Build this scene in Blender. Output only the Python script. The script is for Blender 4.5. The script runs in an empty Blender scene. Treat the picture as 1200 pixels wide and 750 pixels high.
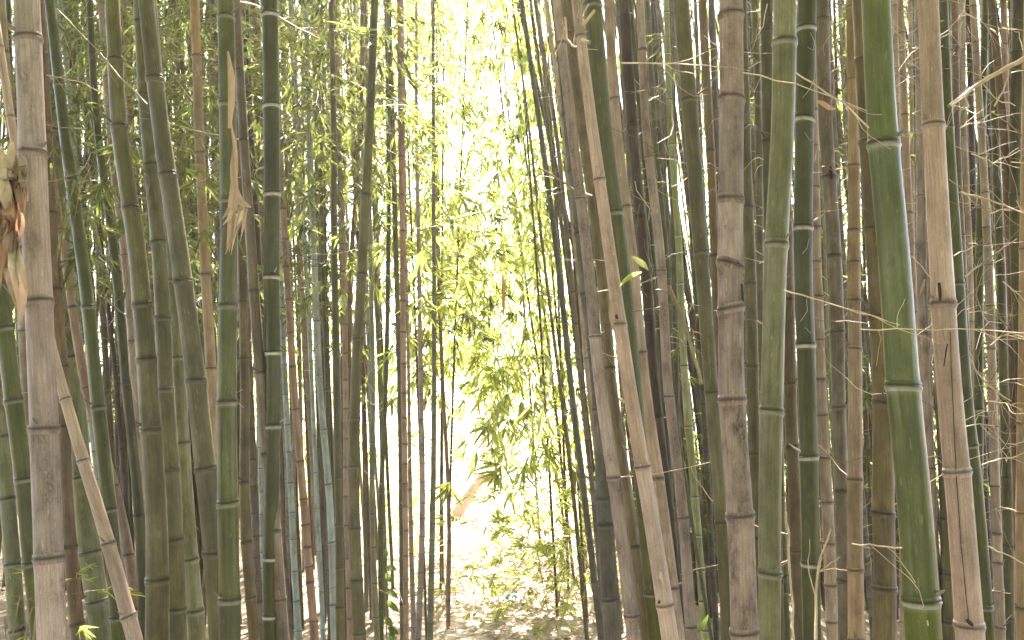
import bpy, math, random
import numpy as np
from mathutils import Vector, Matrix

S = bpy.context.scene
COL = S.collection
R = random.Random(7)
NR = np.random.default_rng(11)

# ------------------------------------------------------------------ camera
CAMZ = 1.5
PITCH = math.radians(7.1)
F = 1000.0                                   # focal length in pixels of the 1200 px wide photograph
cam = bpy.data.cameras.new('camera')
cam.sensor_width = 36.0
cam.lens = 36.0 * F / 1200.0
cam.clip_start = 0.05
cam.clip_end = 3000
co = bpy.data.objects.new('camera', cam)
COL.objects.link(co)
co.location = (0, 0, CAMZ)
co.rotation_euler = (math.pi / 2 + PITCH, 0, 0)
S.camera = co

# ------------------------------------------------------------------ world, sun, exposure
SUN_EL = math.radians(56)
SUN_AZ = math.radians(4)                     # 0 = straight ahead (+Y), positive = to the right
w = bpy.data.worlds.new('World')
S.world = w
w.use_nodes = True
wn = w.node_tree.nodes
bg = wn['Background']
sky = wn.new('ShaderNodeTexSky')
sky.sky_type = 'NISHITA'
sky.sun_disc = False
sky.sun_elevation = SUN_EL
sky.sun_rotation = SUN_AZ
sky.air_density = 1.0
sky.dust_density = 2.5
w.node_tree.links.new(sky.outputs[0], bg.inputs[0])
bg.inputs[1].default_value = 0.15
sl = bpy.data.lights.new('sun', 'SUN')
sl.energy = 5.0
sl.angle = math.radians(0.5)
sl.color = (1.0, 0.95, 0.86)
so = bpy.data.objects.new('sun', sl)
COL.objects.link(so)
sd = Vector((math.sin(SUN_AZ) * math.cos(SUN_EL), math.cos(SUN_AZ) * math.cos(SUN_EL), math.sin(SUN_EL)))
so.rotation_euler = sd.to_track_quat('Z', 'Y').to_euler()
so.location = (0, 30, 30)
S.view_settings.view_transform = 'Standard'
S.view_settings.look = 'None'
S.view_settings.gamma = 1.0
S.view_settings.exposure = 3.5
try:
    S.view_settings.use_white_balance = True
    S.view_settings.white_balance_temperature = 7100
    S.view_settings.white_balance_tint = 17
except Exception:
    pass
S.cycles.max_bounces = 8
S.cycles.transparent_max_bounces = 8

# ------------------------------------------------------------------ helpers
def zat(py, y):
    v = (375.0 - py) / F
    return CAMZ + y * (math.sin(PITCH) + v * math.cos(PITCH)) / (math.cos(PITCH) - v * math.sin(PITCH))

def depth(y, z):
    return y * math.cos(PITCH) + (z - CAMZ) * math.sin(PITCH)

def at(px, py, y):
    z = zat(py, y)
    return Vector(((px - 600.0) / F * depth(y, z), y, z))

def tag(o, label=None, cat=None, group=None, kind=None):
    if label: o['label'] = label
    if cat: o['category'] = cat
    if group: o['group'] = group
    if kind: o['kind'] = kind
    return o

def link(name, me, parent=None, loc=None):
    o = bpy.data.objects.new(name, me)
    COL.objects.link(o)
    if parent is not None:
        o.parent = parent
    if loc is not None:
        o.location = loc
    return o

def empty(name, loc):
    o = bpy.data.objects.new(name, None)
    o.empty_display_size = 0.05
    COL.objects.link(o)
    o.location = loc
    return o

def npmesh(name, v, faces, mats, midx=None, smooth=True, attrs=None):
    """v: (n,3); faces: (m,k) int array, all of the same size k."""
    me = bpy.data.meshes.new(name)
    v = np.asarray(v, dtype=np.float32)
    faces = np.asarray(faces, dtype=np.int32)
    m, k = faces.shape
    me.vertices.add(len(v))
    me.vertices.foreach_set('co', v.ravel())
    me.loops.add(m * k)
    me.loops.foreach_set('vertex_index', faces.ravel())
    me.polygons.add(m)
    me.polygons.foreach_set('loop_start', np.arange(0, m * k, k, dtype=np.int32))
    me.polygons.foreach_set('loop_total', np.full(m, k, dtype=np.int32))
    if midx is not None:
        me.polygons.foreach_set('material_index', np.asarray(midx, dtype=np.int32))
    me.polygons.foreach_set('use_smooth', np.full(m, smooth))
    if attrs:
        for an, arr in attrs.items():
            a = me.attributes.new(an, 'FLOAT_VECTOR', 'POINT')
            a.data.foreach_set('vector', np.asarray(arr, dtype=np.float32).ravel())
    me.update(calc_edges=True)
    for mt in mats:
        me.materials.append(mt)
    return me

# ------------------------------------------------------------------ materials
class NT:
    def __init__(s, name):
        s.m = bpy.data.materials.new(name)
        s.m.use_nodes = True
        s.t = s.m.node_tree
        s.t.nodes.clear()
        s.out = s.t.nodes.new('ShaderNodeOutputMaterial')
    def n(s, typ, **kw):
        nd = s.t.nodes.new('ShaderNode' + typ)
        for k, v in kw.items():
            setattr(nd, k, v)
        return nd
    def l(s, a, b):
        s.t.links.new(a, b)
    def math(s, op, a, b=None, clamp=False):
        nd = s.n('Math', operation=op, use_clamp=clamp)
        for i, x in enumerate((a, b)):
            if x is None: continue
            if isinstance(x, (int, float)): nd.inputs[i].default_value = x
            else: s.l(x, nd.inputs[i])
        return nd.outputs[0]
    def mix(s, fac, a, b, mode='MIX'):
        nd = s.n('Mix', data_type='RGBA', blend_type=mode)
        for i, x in ((0, fac), (6, a), (7, b)):
            if isinstance(x, (int, float)): nd.inputs[i].default_value = x
            elif isinstance(x, tuple): nd.inputs[i].default_value = (*x, 1)
            else: s.l(x, nd.inputs[i])
        return nd.outputs[2]
    def noise(s, vec, scale, detail=3, rough=.55):
        nd = s.n('TexNoise')
        s.l(vec, nd.inputs['Vector'])
        nd.inputs['Scale'].default_value = scale
        nd.inputs['Detail'].default_value = detail
        nd.inputs['Roughness'].default_value = rough
        return nd.outputs[0]
    def maprange(s, x, a, b, c=0., d=1.):
        nd = s.n('MapRange')
        s.l(x, nd.inputs[0])
        for i, q in enumerate((a, b, c, d)): nd.inputs[i + 1].default_value = q
        return nd.outputs[0]
    def vmul(s, vec, tup):
        nd = s.n('VectorMath', operation='MULTIPLY')
        s.l(vec, nd.inputs[0]); nd.inputs[1].default_value = tup
        return nd.outputs[0]
    def bsdf(s):
        b = s.n('BsdfPrincipled')
        s.l(b.outputs[0], s.out.inputs[0])
        return b

# style: c1, c2, spots (0..1 dark mottling), wax (white ring), gloss roughness
STY = {
 'mottled':      ((0.246, 0.190, 0.166), (0.149, 0.111, 0.096), .9, .05, .62),
 'grey_tan':     ((0.269, 0.217, 0.201), (0.205, 0.160, 0.146), .62, .05, .6),
 'tan':          ((0.292, 0.232, 0.185), (0.228, 0.172, 0.136), .25, .05, .5),
 'light_tan':    ((0.357, 0.272, 0.224), (0.292, 0.216, 0.175), .18, .05, .5),
 'orange_tan':   ((0.285, 0.200, 0.125), (0.225, 0.152, 0.092), .15, .05, .5),
 'pink_brown':   ((0.252, 0.168, 0.124), (0.196, 0.127, 0.093), .25, .05, .5),
 'brown':        ((0.143, 0.092, 0.059), (0.097, 0.062, 0.038), .3, .05, .5),
 'dark_brown':   ((0.061, 0.040, 0.030), (0.036, 0.025, 0.019), .3, .03, .5),
 'grey_brown':   ((0.143, 0.114, 0.092), (0.099, 0.079, 0.060), .45, .06, .5),
 'olive':        ((0.093, 0.088, 0.041), (0.062, 0.058, 0.026), .3, .1, .42),
 'olive_brown':  ((0.122, 0.094, 0.044), (0.083, 0.062, 0.029), .3, .06, .45),
 'dark_olive':   ((0.068, 0.065, 0.031), (0.042, 0.040, 0.020), .3, .06, .45),
 'green':        ((0.070, 0.077, 0.022), (0.045, 0.052, 0.014), .2, .35, .36),
 'ring_green':   ((0.048, 0.053, 0.016), (0.031, 0.037, 0.011), .2, 1.0, .36),
 'bright_green': ((0.079, 0.095, 0.023), (0.054, 0.070, 0.014), .12, .55, .34),
 'grey_green':   ((0.160, 0.161, 0.090), (0.110, 0.113, 0.055), .25, .3, .4),
 'grey_dark':    ((0.084, 0.081, 0.065), (0.056, 0.053, 0.041), .35, .1, .5),
 'pale_green':   ((0.193, 0.219, 0.100), (0.145, 0.162, 0.068), .15, .6, .42),
 'glaucous':     ((0.239, 0.280, 0.264), (0.176, 0.208, 0.184), .15, .35, .45),
}

def culm_mat(name, c1, c2, spots, wax, rough):
    T = NT('culm_' + name)
    cc = T.n('Attribute', attribute_name='cc').outputs['Vector']
    nv = T.n('Attribute', attribute_name='nv').outputs['Vector']
    sep = T.n('SeparateXYZ'); T.l(nv, sep.inputs[0])
    oi = T.n('ObjectInfo')
    rnd = oi.outputs['Random']
    off = T.n('Combine' + 'XYZ')
    T.l(T.math('MULTIPLY', rnd, 37.0), off.inputs[2])
    add = T.n('VectorMath', operation='ADD'); T.l(cc, add.inputs[0]); T.l(off.outputs[0], add.inputs[1])
    vec = add.outputs[0]
    streak = T.noise(T.vmul(vec, (1, 1, .035)), 260, 3, .6)
    streak2 = T.noise(T.vmul(vec, (1, 1, .12)), 70, 3, .6)
    blotch = T.noise(T.vmul(vec, (1, 1, .45)), 26, 4, .6)
    big = T.noise(T.vmul(vec, (1, 1, .5)), 7, 2, .5)
    speck = T.noise(T.vmul(vec, (1, 1, .6)), 210, 2, .7)
    c = T.mix(T.maprange(blotch, .36, .64), c1, tuple(x * .9 for x in c2))
    c = T.mix(T.maprange(big, .4, .75, 0, .55), c, tuple(x * .72 for x in c2))
    # fine fibre streaks
    f = T.maprange(streak, .3, .7, .76, 1.2)
    fc = T.n('CombineXYZ')
    for i in range(3): T.l(f, fc.inputs[i])
    c = T.mix(1.0, c, fc.outputs[0], 'MULTIPLY')
    # mould and mottling
    sp = T.math('MULTIPLY', T.maprange(blotch, .5, .68), T.maprange(speck, .42, .6))
    c = T.mix(T.math('MULTIPLY', sp, spots), c, (.035, .028, .022))
    sp2 = T.math('MULTIPLY', T.maprange(streak2, .62, .7), .35 * (0.4 + spots))
    c = T.mix(sp2, c, tuple(x * .45 for x in c2))
    # pale scuffs
    sc = T.math('MULTIPLY', T.maprange(T.noise(T.vmul(vec, (1, 1, .2)), 120, 2), .66, .72), .35)
    c = T.mix(sc, c, tuple(min(1, x * 1.7 + .03) for x in c1))
    # waxy bloom below each node, grime just above it
    wx = T.math('POWER', T.math('SUBTRACT', 1.0, T.maprange(sep.outputs[0], 0, .75), True), 2.0)
    wx = T.math('MULTIPLY', wx, T.maprange(blotch, .3, .6, .35, 1))
    c = T.mix(T.math('MULTIPLY', wx, min(1, wax * .9)), c, (.5, .52, .47))
    gr = T.math('POWER', T.math('SUBTRACT', 1.0, T.maprange(sep.outputs[1], 0, 1.1), True), 2.0)
    c = T.mix(T.math('MULTIPLY', gr, .45), c, tuple(x * .4 for x in c2))
    grain = T.maprange(T.noise(T.vmul(vec, (1, 1, .7)), 620, 2, .7), .3, .7, .8, 1.2)
    gc = T.n('CombineXYZ')
    for i in range(3): T.l(grain, gc.inputs[i])
    c = T.mix(1.0, c, gc.outputs[0], 'MULTIPLY')
    c = T.mix(T.math('MULTIPLY', sep.outputs[2], .95), c, (.022, .016, .012))
    # whole-internode tone
    hs = T.n('HueSaturation')
    T.l(c, hs.inputs['Color'])
    T.l(T.maprange(rnd, 0, 1, .82, 1.16), hs.inputs['Value'])
    T.l(T.maprange(T.math('FRACT', T.math('MULTIPLY', rnd, 7.3)), 0, 1, .85, 1.12), hs.inputs['Saturation'])
    b = T.bsdf()
    T.l(hs.outputs[0], b.inputs['Base Color'])
    T.l(T.maprange(blotch, .3, .7, rough - .07, rough + .14), b.inputs['Roughness'])
    b.inputs['Specular IOR Level'].default_value = .32
    bp = T.n('Bump')
    bp.inputs['Strength'].default_value = .55
    bp.inputs['Distance'].default_value = .002
    h = T.math('ADD', T.math('MULTIPLY', streak, .6), T.math('ADD', T.math('MULTIPLY', blotch, .5), T.math('MULTIPLY', speck, .25)))
    T.l(h, bp.inputs['Height'])
    T.l(bp.outputs[0], b.inputs['Normal'])
    return T.m

MAT = {k: culm_mat(k, *v) for k, v in STY.items()}

def leaf_mat(name, base, trans, var=.25, tw=.5, rough=.45):
    T = NT(name)
    geo = T.n('NewGeometry')
    tc = T.n('TexCoord')
    rnd = geo.outputs['Random Per Island']
    big = T.noise(tc.outputs['Object'], 1.3, 2)
    k = T.math('ADD', T.maprange(rnd, 0, 1, 1 - var, 1 + var), T.maprange(big, .3, .7, -.18, .18))
    def col(c):
        hs = T.n('HueSaturation')
        hs.inputs['Color'].default_value = (*c, 1)
        T.l(k, hs.inputs['Value'])
        T.l(T.maprange(T.math('FRACT', T.math('MULTIPLY', rnd, 13.7)), 0, 1, .475, .515), hs.inputs['Hue'])
        return hs.outputs[0]
    d = T.n('BsdfPrincipled')
    T.l(col(base), d.inputs['Base Color'])
    d.inputs['Roughness'].default_value = rough
    d.inputs['Specular IOR Level'].default_value = .4
    t = T.n('BsdfTranslucent')
    T.l(col(trans), t.inputs['Color'])
    m = T.n('MixShader')
    m.inputs[0].default_value = tw
    T.l(d.outputs[0], m.inputs[1]); T.l(t.outputs[0], m.inputs[2])
    T.l(m.outputs[0], T.out.inputs[0])
    return T.m

def simple_mat(name, c1, c2, scale=20, rough=.7, stretch=(1, 1, 1), trans=0):
    T = NT(name)
    tc = T.n('TexCoord')
    v = T.vmul(tc.outputs['Object'], stretch)
    n1 = T.noise(v, scale, 4, .6)
    n2 = T.noise(v, scale * 6, 3, .6)
    c = T.mix(T.maprange(n1, .3, .7), c1, c2)
    c = T.mix(T.maprange(n2, .5, .75, 0, .5), c, tuple(x * .5 for x in c2))
    b = T.bsdf()
    T.l(c, b.inputs['Base Color'])
    b.inputs['Roughness'].default_value = rough
    bp = T.n('Bump'); bp.inputs['Strength'].default_value = .4; bp.inputs['Distance'].default_value = .003
    T.l(T.math('ADD', n1, n2), bp.inputs['Height']); T.l(bp.outputs[0], b.inputs['Normal'])
    if trans:
        t = T.n('BsdfTranslucent'); T.l(c, t.inputs['Color'])
        m = T.n('MixShader'); m.inputs[0].default_value = trans
        T.l(b.outputs[0], m.inputs[1]); T.l(t.outputs[0], m.inputs[2]); T.l(m.outputs[0], T.out.inputs[0])
    return T.m

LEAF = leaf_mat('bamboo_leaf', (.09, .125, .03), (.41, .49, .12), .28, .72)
LEAF_SHADED = leaf_mat('shaded_bamboo_leaf', (.07, .082, .028), (.15, .19, .05), .35, .5)  # darker copy of the bamboo leaf, grove shade put into its colour
LEAF_DRY = leaf_mat('dry_leaf', (.24, .17, .09), (.28, .18, .08), .3, .3, .6)
LEAF_BROAD = leaf_mat('broad_leaf', (.06, .09, .03), (.14, .20, .04))
TWIG = simple_mat('twig', (.22, .18, .10), (.12, .09, .05), 30, .6)
TWIG_PALE = simple_mat('pale_twig', (.44, .36, .25), (.30, .24, .16), 40, .6)
TWIG_DARK = simple_mat('dark_twig', (.09, .07, .04), (.05, .04, .025), 40, .6)
SHEATH = simple_mat('sheath', (.31, .235, .17), (.19, .135, .09), 30, .65, (1, 1, .15), .08)
SHEATH_PALE = simple_mat('pale_sheath', (.44, .35, .27), (.32, .24, .17), 30, .65, (1, 1, .15), .08)
SHEATH_OR = simple_mat('orange_sheath', (.38, .24, .15), (.30, .18, .11), 30, .65, (1, 1, .15), .3)
SOIL = simple_mat('soil', (.16, .12, .085), (.24, .19, .13), 3, .9)
PATHM = simple_mat('path_soil', (.50, .43, .35), (.38, .31, .25), 5, .9)
LOGM = simple_mat('log_bark', (.52, .42, .38), (.44, .33, .29), 12, .85)
SCRAP = simple_mat('blue_plastic', (.25, .48, .55), (.32, .55, .62), 30, .4)

# ------------------------------------------------------------------ tubes, culms
def tube_np(P, rad, sides, cap=False):
    """swept tube; returns verts, quads, (local offsets around axis, arclength)."""
    P = np.asarray(P, float); rad = np.asarray(rad, float)
    n = len(P)
    T = np.gradient(P, axis=0)
    T /= np.linalg.norm(T, axis=1)[:, None] + 1e-9
    ref = np.array([0, 1., 0]) if abs(T[:, 2]).mean() > .6 else np.array([0, 0, 1.])
    U = np.cross(T, ref); U /= np.linalg.norm(U, axis=1)[:, None] + 1e-9
    V = np.cross(T, U)
    a = np.arange(sides) / sides * 2 * math.pi
    c, s_ = np.cos(a), np.sin(a)
    off = U[:, None, :] * c[None, :, None] + V[:, None, :] * s_[None, :, None]
    v = P[:, None, :] + off * rad[:, None, None]
    i = np.arange(n - 1)[:, None] * sides
    j = np.arange(sides)[None, :]
    j2 = (j + 1) % sides
    q = np.stack([i + j, i + j2, i + sides + j2, i + sides + j], -1).reshape(-1, 4)
    sl_ = np.concatenate([[0], np.cumsum(np.linalg.norm(np.diff(P, axis=0), axis=1))])
    loc = np.zeros((n, sides, 3))
    loc[:, :, 0] = c[None] * rad[:, None]; loc[:, :, 1] = s_[None] * rad[:, None]; loc[:, :, 2] = sl_[:, None]
    return v.reshape(-1, 3), q, loc.reshape(-1, 3)

class Path:
    """smooth x(z), y(z) through key points, straight beyond the ends."""
    def __init__(s, pts):
        pts = sorted(pts, key=lambda p: p[2])
        s.z = np.array([p[2] for p in pts]); s.xy = np.array([[p[0], p[1]] for p in pts])
        d = np.diff(s.xy, axis=0) / np.diff(s.z)[:, None]
        m = np.empty_like(s.xy)
        m[0], m[-1] = d[0], d[-1]
        m[1:-1] = (d[1:] + d[:-1]) / 2
        s.m = m
    def __call__(s, z):
        z = np.atleast_1d(np.asarray(z, float))
        k = np.clip(np.searchsorted(s.z, z) - 1, 0, len(s.z) - 2)
        h = s.z[k + 1] - s.z[k]
        t = (z - s.z[k]) / h
        tc = np.clip(t, 0, 1)
        h00 = 2*tc**3 - 3*tc**2 + 1; h10 = tc**3 - 2*tc**2 + tc
        h01 = -2*tc**3 + 3*tc**2; h11 = tc**3 - tc**2
        r = (h00[:, None]*s.xy[k] + (h10*h)[:, None]*s.m[k] + h01[:, None]*s.xy[k+1] + (h11*h)[:, None]*s.m[k+1])
        ex = ((t < 0) * t * h)[:, None] * s.m[0] + ((t > 1) * (t - 1) * h)[:, None] * s.m[-1]
        r = r + ex * .8
        return np.concatenate([r, z[:, None]], 1)

CULMS = []          # records for branches and labels

def make_culm(label, style, wd, pts, nodes=None, dk=1.0, group=None, top=None, parts=None, height=8.0, slant=None, name='bamboo_culm'):
    """pts: [(py, px), ...] on the photograph; wd: width(s) in px at the first and last of those."""
    if isinstance(wd, (int, float)): wd = (wd, wd)
    wm = (wd[0] + wd[1]) / 2
    D = (.022 + .0011 * wm)
    d = F * D / wm * dk
    ly = R.uniform(-.02, .02)
    W = []
    rr = []
    for (py, px) in pts:
        z = zat(py, d); y = d + ly * (z - CAMZ); z = zat(py, y)
        p = at(px, py, y); W.append((p.x, p.y, p.z))
    py0, py1 = pts[0][0], pts[-1][0]
    C = Path(W)
    ztop_f, zbot_f = W[0][2], W[-1][2]
    def rad(z):
        z = np.asarray(z, float)
        t = (z - ztop_f) / (zbot_f - ztop_f)
        t = np.clip(t, -1e9, 1.15)
        wpx = wd[0] + (wd[1] - wd[0]) * np.clip(t, 0, 1.15)
        r = wpx * d / F / 2
        up = np.clip(z - ztop_f, 0, None)
        return r * np.clip(1 - .07 * up, .3, 1)
    # node heights
    gap_px = max(42, 6.2 * wm) if wm < 24 else 7 * wm
    zs = []
    if nodes:
        zs = sorted(zat(n, d) for n in nodes)
        gap = float(np.mean(np.diff(zs))) if len(zs) > 1 else gap_px * d / F
    else:
        gap = gap_px * d / F
        zs = [zat(R.uniform(250, 450), d)]
    z = zs[0]
    g = gap
    while z > .12:
        z -= g * R.uniform(.85, 1.12); g = max(.1, g * .93)
        if z > .03: zs.insert(0, z)
    zmax = zat(-60, d)
    z = zs[-1]
    while z < zmax:
        z += gap * R.uniform(.9, 1.12); zs.append(z)
    sides = 26 if wm > 22 else 18 if wm > 11 else 12 if wm > 6 else 8
    mat = MAT[style]
    base = C(0)[0]
    if parts is None: parts = wm >= 5.5
    def seg_pts(z0, z1, tt, up0=0, up1=0):
        zz = z0 + (z1 - z0) * np.asarray(tt)
        P = C(zz)
        return P, zz
    def node_shift(i):
        return jit[i] if 0 <= i < len(jit) else np.zeros(2)
    jit = [np.array([R.gauss(0, .035), R.gauss(0, .035)]) * float(rad(zz)) for zz in zs]
    zz_all = np.array([0.0] + zs + [zs[-1] + gap * 1.4])
    jx = np.array([[0, 0]] + [list(j) for j in jit] + [[0, 0]])
    def cen(z):
        P = C(z)
        P[:, 0] += np.interp(P[:, 2], zz_all, jx[:, 0]); P[:, 1] += np.interp(P[:, 2], zz_all, jx[:, 1])
        return P
    if parts:
        root = empty(name, base)
        tt = np.array([0, .02, .05, .12, .3, .5, .7, .88, .95, .98, 1.0])
        allz = [-.05] + zs
        for i in range(len(allz) - 1):
            z0, z1 = allz[i], allz[i + 1]
            L = z1 - z0
            zz = z0 + L * tt
            P = cen(zz)
            r = rad(zz)
            r0 = float(rad(z0))
            prof = 1 + .035 * np.exp(-(zz - z0) / (r0 * .5)) + .05 * np.exp(-(z1 - zz) / (r0 * .4)) - .015 * np.sin(tt * math.pi)
            v, q, loc = tube_np(P, r * prof, sides)
            # branch-side groove on alternate internodes
            if wm > 8:
                a = math.atan2(1, 0) * (1 if i % 2 else -1) + R.uniform(-1.6, 1.6)
                ang = np.arctan2(loc[:, 1], loc[:, 0])
                gg = np.exp(-((np.angle(np.exp(1j * (ang - a)))) / .35) ** 2) * .05
                cz = P.repeat(sides, axis=0)
                v = cz + (v - cz) * (1 - gg)[:, None]
            loc[:, 2] += R.uniform(0, 50)
            nb = ((z1 - zz) / r0).repeat(sides); na = ((zz - z0) / r0).repeat(sides)
            me = npmesh('internode', v - base, q, [mat], None, True, {'cc': loc, 'nv': np.stack([nb, na, nb * 0], 1)})
            link('internode', me, root)
        for i, z in enumerate(zs):
            r = float(rad(z)); h = min(.011, r * .42)
            hh = np.array([-1, -.55, -.25, -.02, .12, .3, .7, 1.0]) * h
            pr = np.array([1.045, 1.08, 1.13, 1.125, 1.02, 1.115, 1.08, 1.035])
            dark = np.array([0, .05, .3, .8, 1.0, .6, .15, 0])
            nb = np.array([.0, .0, .1, .3, 1, 1, 1, 1])
            P = cen(z + hh)
            v, q, loc = tube_np(P, r * pr, sides)
            tl = (R.gauss(0, .05), R.gauss(0, .03))
            if slant and any(abs(z - zat(sn, d)) < gap * .12 for sn, _ in slant):
                k = [sv for sn, sv in slant if abs(z - zat(sn, d)) < gap * .12][0]; tl = (k, 0)
            ctr = cen(z)[0]
            v[:, 2] += (v[:, 0] - ctr[0]) * tl[0] + (v[:, 1] - ctr[1]) * tl[1]
            nv = np.stack([nb.repeat(sides), np.full(len(v), .4), dark.repeat(sides)], 1)
            me = npmesh('node_ring', v - base, q, [mat], None, True, {'cc': loc, 'nv': nv})
            link('node_ring', me, root)
        if wm > 9:
            for i, z in enumerate(zs):
                if z > zmax or R.random() < .45: continue
                r = float(rad(z)); a = R.uniform(math.pi, 2 * math.pi)
                p = cen(z + r * .5)[0]; dv = np.array([math.cos(a), math.sin(a), .75])
                ln = R.choice([.012, .014, .03]) * min(1, r / .02)
                A = [p + dv * np.array([1, 1, 0]) * r * .93, p + dv * np.array([1, 1, 0]) * r * 1.05 + dv * ln * .5, p + dv * np.array([1, 1, 0]) * r * 1.05 + dv * ln]
                v, q, _ = tube_np(A, [r * .15, r * .11, r * .035], 6)
                link('bud', npmesh('bud', v - base, q, [mat]), root)
        # the part above the picture, with its nodes, as one tapering piece
        z0 = zs[-1]
        zz = np.array([z0])
        while zz[-1] < height or len(zz) < 4:
            L = gap * R.uniform(.9, 1.1)
            b_ = zz[-1]
            zz = np.concatenate([zz, b_ + np.array([.03, .5, .96, 1.0]) * L])
        P = cen(zz)
        k = np.arange(len(zz)) % 4
        prof = np.where(k == 0, 1.09, np.where(k == 2, .99, 1.02))
        v, q, loc = tube_np(P, rad(zz) * prof, max(8, sides // 2))
        s2 = max(8, sides // 2)
        nb = np.where(k == 0, 0, 2.).repeat(s2)
        me = npmesh('upper_culm', v - base, q, [mat], None, True, {'cc': loc, 'nv': np.stack([nb, nb, (k == 0).repeat(s2) * .3], 1)})
        link('upper_culm', me, root)
    else:
        zz = [0.0]
        for z in zs:
            zz += [z - .006, z, z + .006]
        zz = np.array(zz + [zs[-1] + gap * .5])
        while zz[-1] < height:
            zz = np.append(zz, zz[-1] + gap)
        zz = np.unique(np.maximum.accumulate(zz))
        P = cen(zz)
        isn = np.array([any(abs(a - b) < .001 for b in zs) for a in zz])
        v, q, loc = tube_np(P, rad(zz) * np.where(isn, 1.14, 1.0), sides)
        nv = np.stack([np.where(isn, .1, 1.).repeat(sides), np.ones(len(v)), (isn * .6).repeat(sides)], 1)
        me = npmesh('bamboo_culm', v - base, q, [mat], None, True, {'cc': loc, 'nv': nv})
        root = link(name, me, None, base)
    tag(root, label, 'bamboo culm', group)
    rec = dict(root=root, C=cen, zs=zs, rad=rad, d=d, w=wm, base=base, label=label, style=style)
    CULMS.append(rec)
    return rec

# ------------------------------------------------------------------ leaves
def leaf_np(L, wdt, droop, fold=.25):
    """one lance-shaped leaf along +X: 7 verts, 6 tris."""
    v = np.array([[0, 0, 0], [.22, .5, .0], [.22, -.5, .0], [.3, 0, -fold], [.62, .36, 0], [.62, -.36, 0], [1, 0, 0]], float)
    v[:, 1] *= wdt; v[:, 2] *= wdt
    v[:, 2] -= droop * v[:, 0] ** 2 * 1.0
    v[:, 0] *= L * (1 - .25 * droop); v[:, 2] = np.where(True, v[:, 2] * 1.0, 0)
    v[:, 2] = v[:, 2] + 0
    v2 = v.copy(); v2[:, 2] = np.array([0, 0, 0, -fold * wdt, 0, 0, 0]) - droop * (v[:, 0] / L) ** 2 * L * .6
    f = np.array([[0, 3, 1], [0, 2, 3], [1, 3, 4], [2, 5, 3], [3, 6, 4], [3, 5, 6]])
    return v2, f

def leaf_np_small(L, wdt, droop):
    v = np.array([[0, 0, 0], [.35 * L, wdt * .5, -droop * .1 * L], [.35 * L, -wdt * .5, -droop * .1 * L], [L, 0, -droop * .6 * L]])
    return v, np.array([[0, 2, 1], [1, 2, 3]])

def rot(yaw, pitch, roll):
    return np.array(Matrix.Rotation(yaw, 3, 'Z') @ Matrix.Rotation(pitch, 3, 'Y') @ Matrix.Rotation(roll, 3, 'X'))

def spray_np(rng, nleaf=16, L=.45, ll=.12, simple=False, twig=True, curve=.5):
    """a leafy twig from the origin along +X that droops; leaves in fans at its joints."""
    V, Fc, M = [], [], []
    n = 0
    k = 6
    t = np.linspace(0, 1, k)
    P = np.stack([t * L, np.sin(t * 3 + rng.uniform(0, 6)) * .03 * L, -curve * L * t ** 2 * .6], 1)
    def addv(v, f, m):
        nonlocal n
        V.append(v); Fc.append(f + n); M.append(np.full(len(f), m)); n += len(v)
    if twig:
        v, q, _ = tube_np(P, np.linspace(.0017, .0006, k), 3)
        tri = np.concatenate([q[:, [0, 1, 2]], q[:, [0, 2, 3]]])
        addv(v, tri, 1)
    left = nleaf
    while left > 0:
        tj = rng.uniform(.25, 1) ** .7
        pj = np.array([np.interp(tj, t, P[:, i]) for i in range(3)])
        side = rng.choice([-1, 1])
        nl = min(left, rng.integers(2, 6)) if tj < .85 else min(left, rng.integers(4, 8))
        st = side * rng.uniform(.1, .35) if tj < .85 else 0
        sub = np.array([rng.uniform(.02, .1) * L * 2, st * L * .5, rng.uniform(-.1, .05) * L])
        end = pj + sub
        if twig:
            v, q, _ = tube_np(np.array([pj, (pj + end) / 2 + [0, 0, .005], end]), np.array([.0009, .0007, .0005]), 3)
            addv(v, np.concatenate([q[:, [0, 1, 2]], q[:, [0, 2, 3]]]), 1)
        base_yaw = math.atan2(sub[1], sub[0])
        for i in range(nl):
            a = base_yaw + (i - (nl - 1) / 2) * rng.uniform(.28, .5) + rng.normal(0, .15)
            l_ = ll * rng.uniform(.6, 1.25)
            fn = leaf_np_small if simple else leaf_np
            v, f = fn(l_, l_ * rng.uniform(.10, .15), rng.uniform(.2, .9))
            Rm = rot(a, rng.uniform(-.2, .8), rng.normal(0, .6))
            addv(v @ Rm.T + end + rng.normal(0, .004, 3), f, 0)
        left -= nl
    return np.concatenate(V), np.concatenate(Fc), np.concatenate(M)

TPL = [spray_np(np.random.default_rng(i), 15 + i % 5) for i in range(10)]
TPL_S = [spray_np(np.random.default_rng(50 + i), 20, .5, .13, True, True) for i in range(8)]
TPL_C = [spray_np(np.random.default_rng(90 + i), 26, .7, .24, True, False) for i in range(6)]

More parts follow.
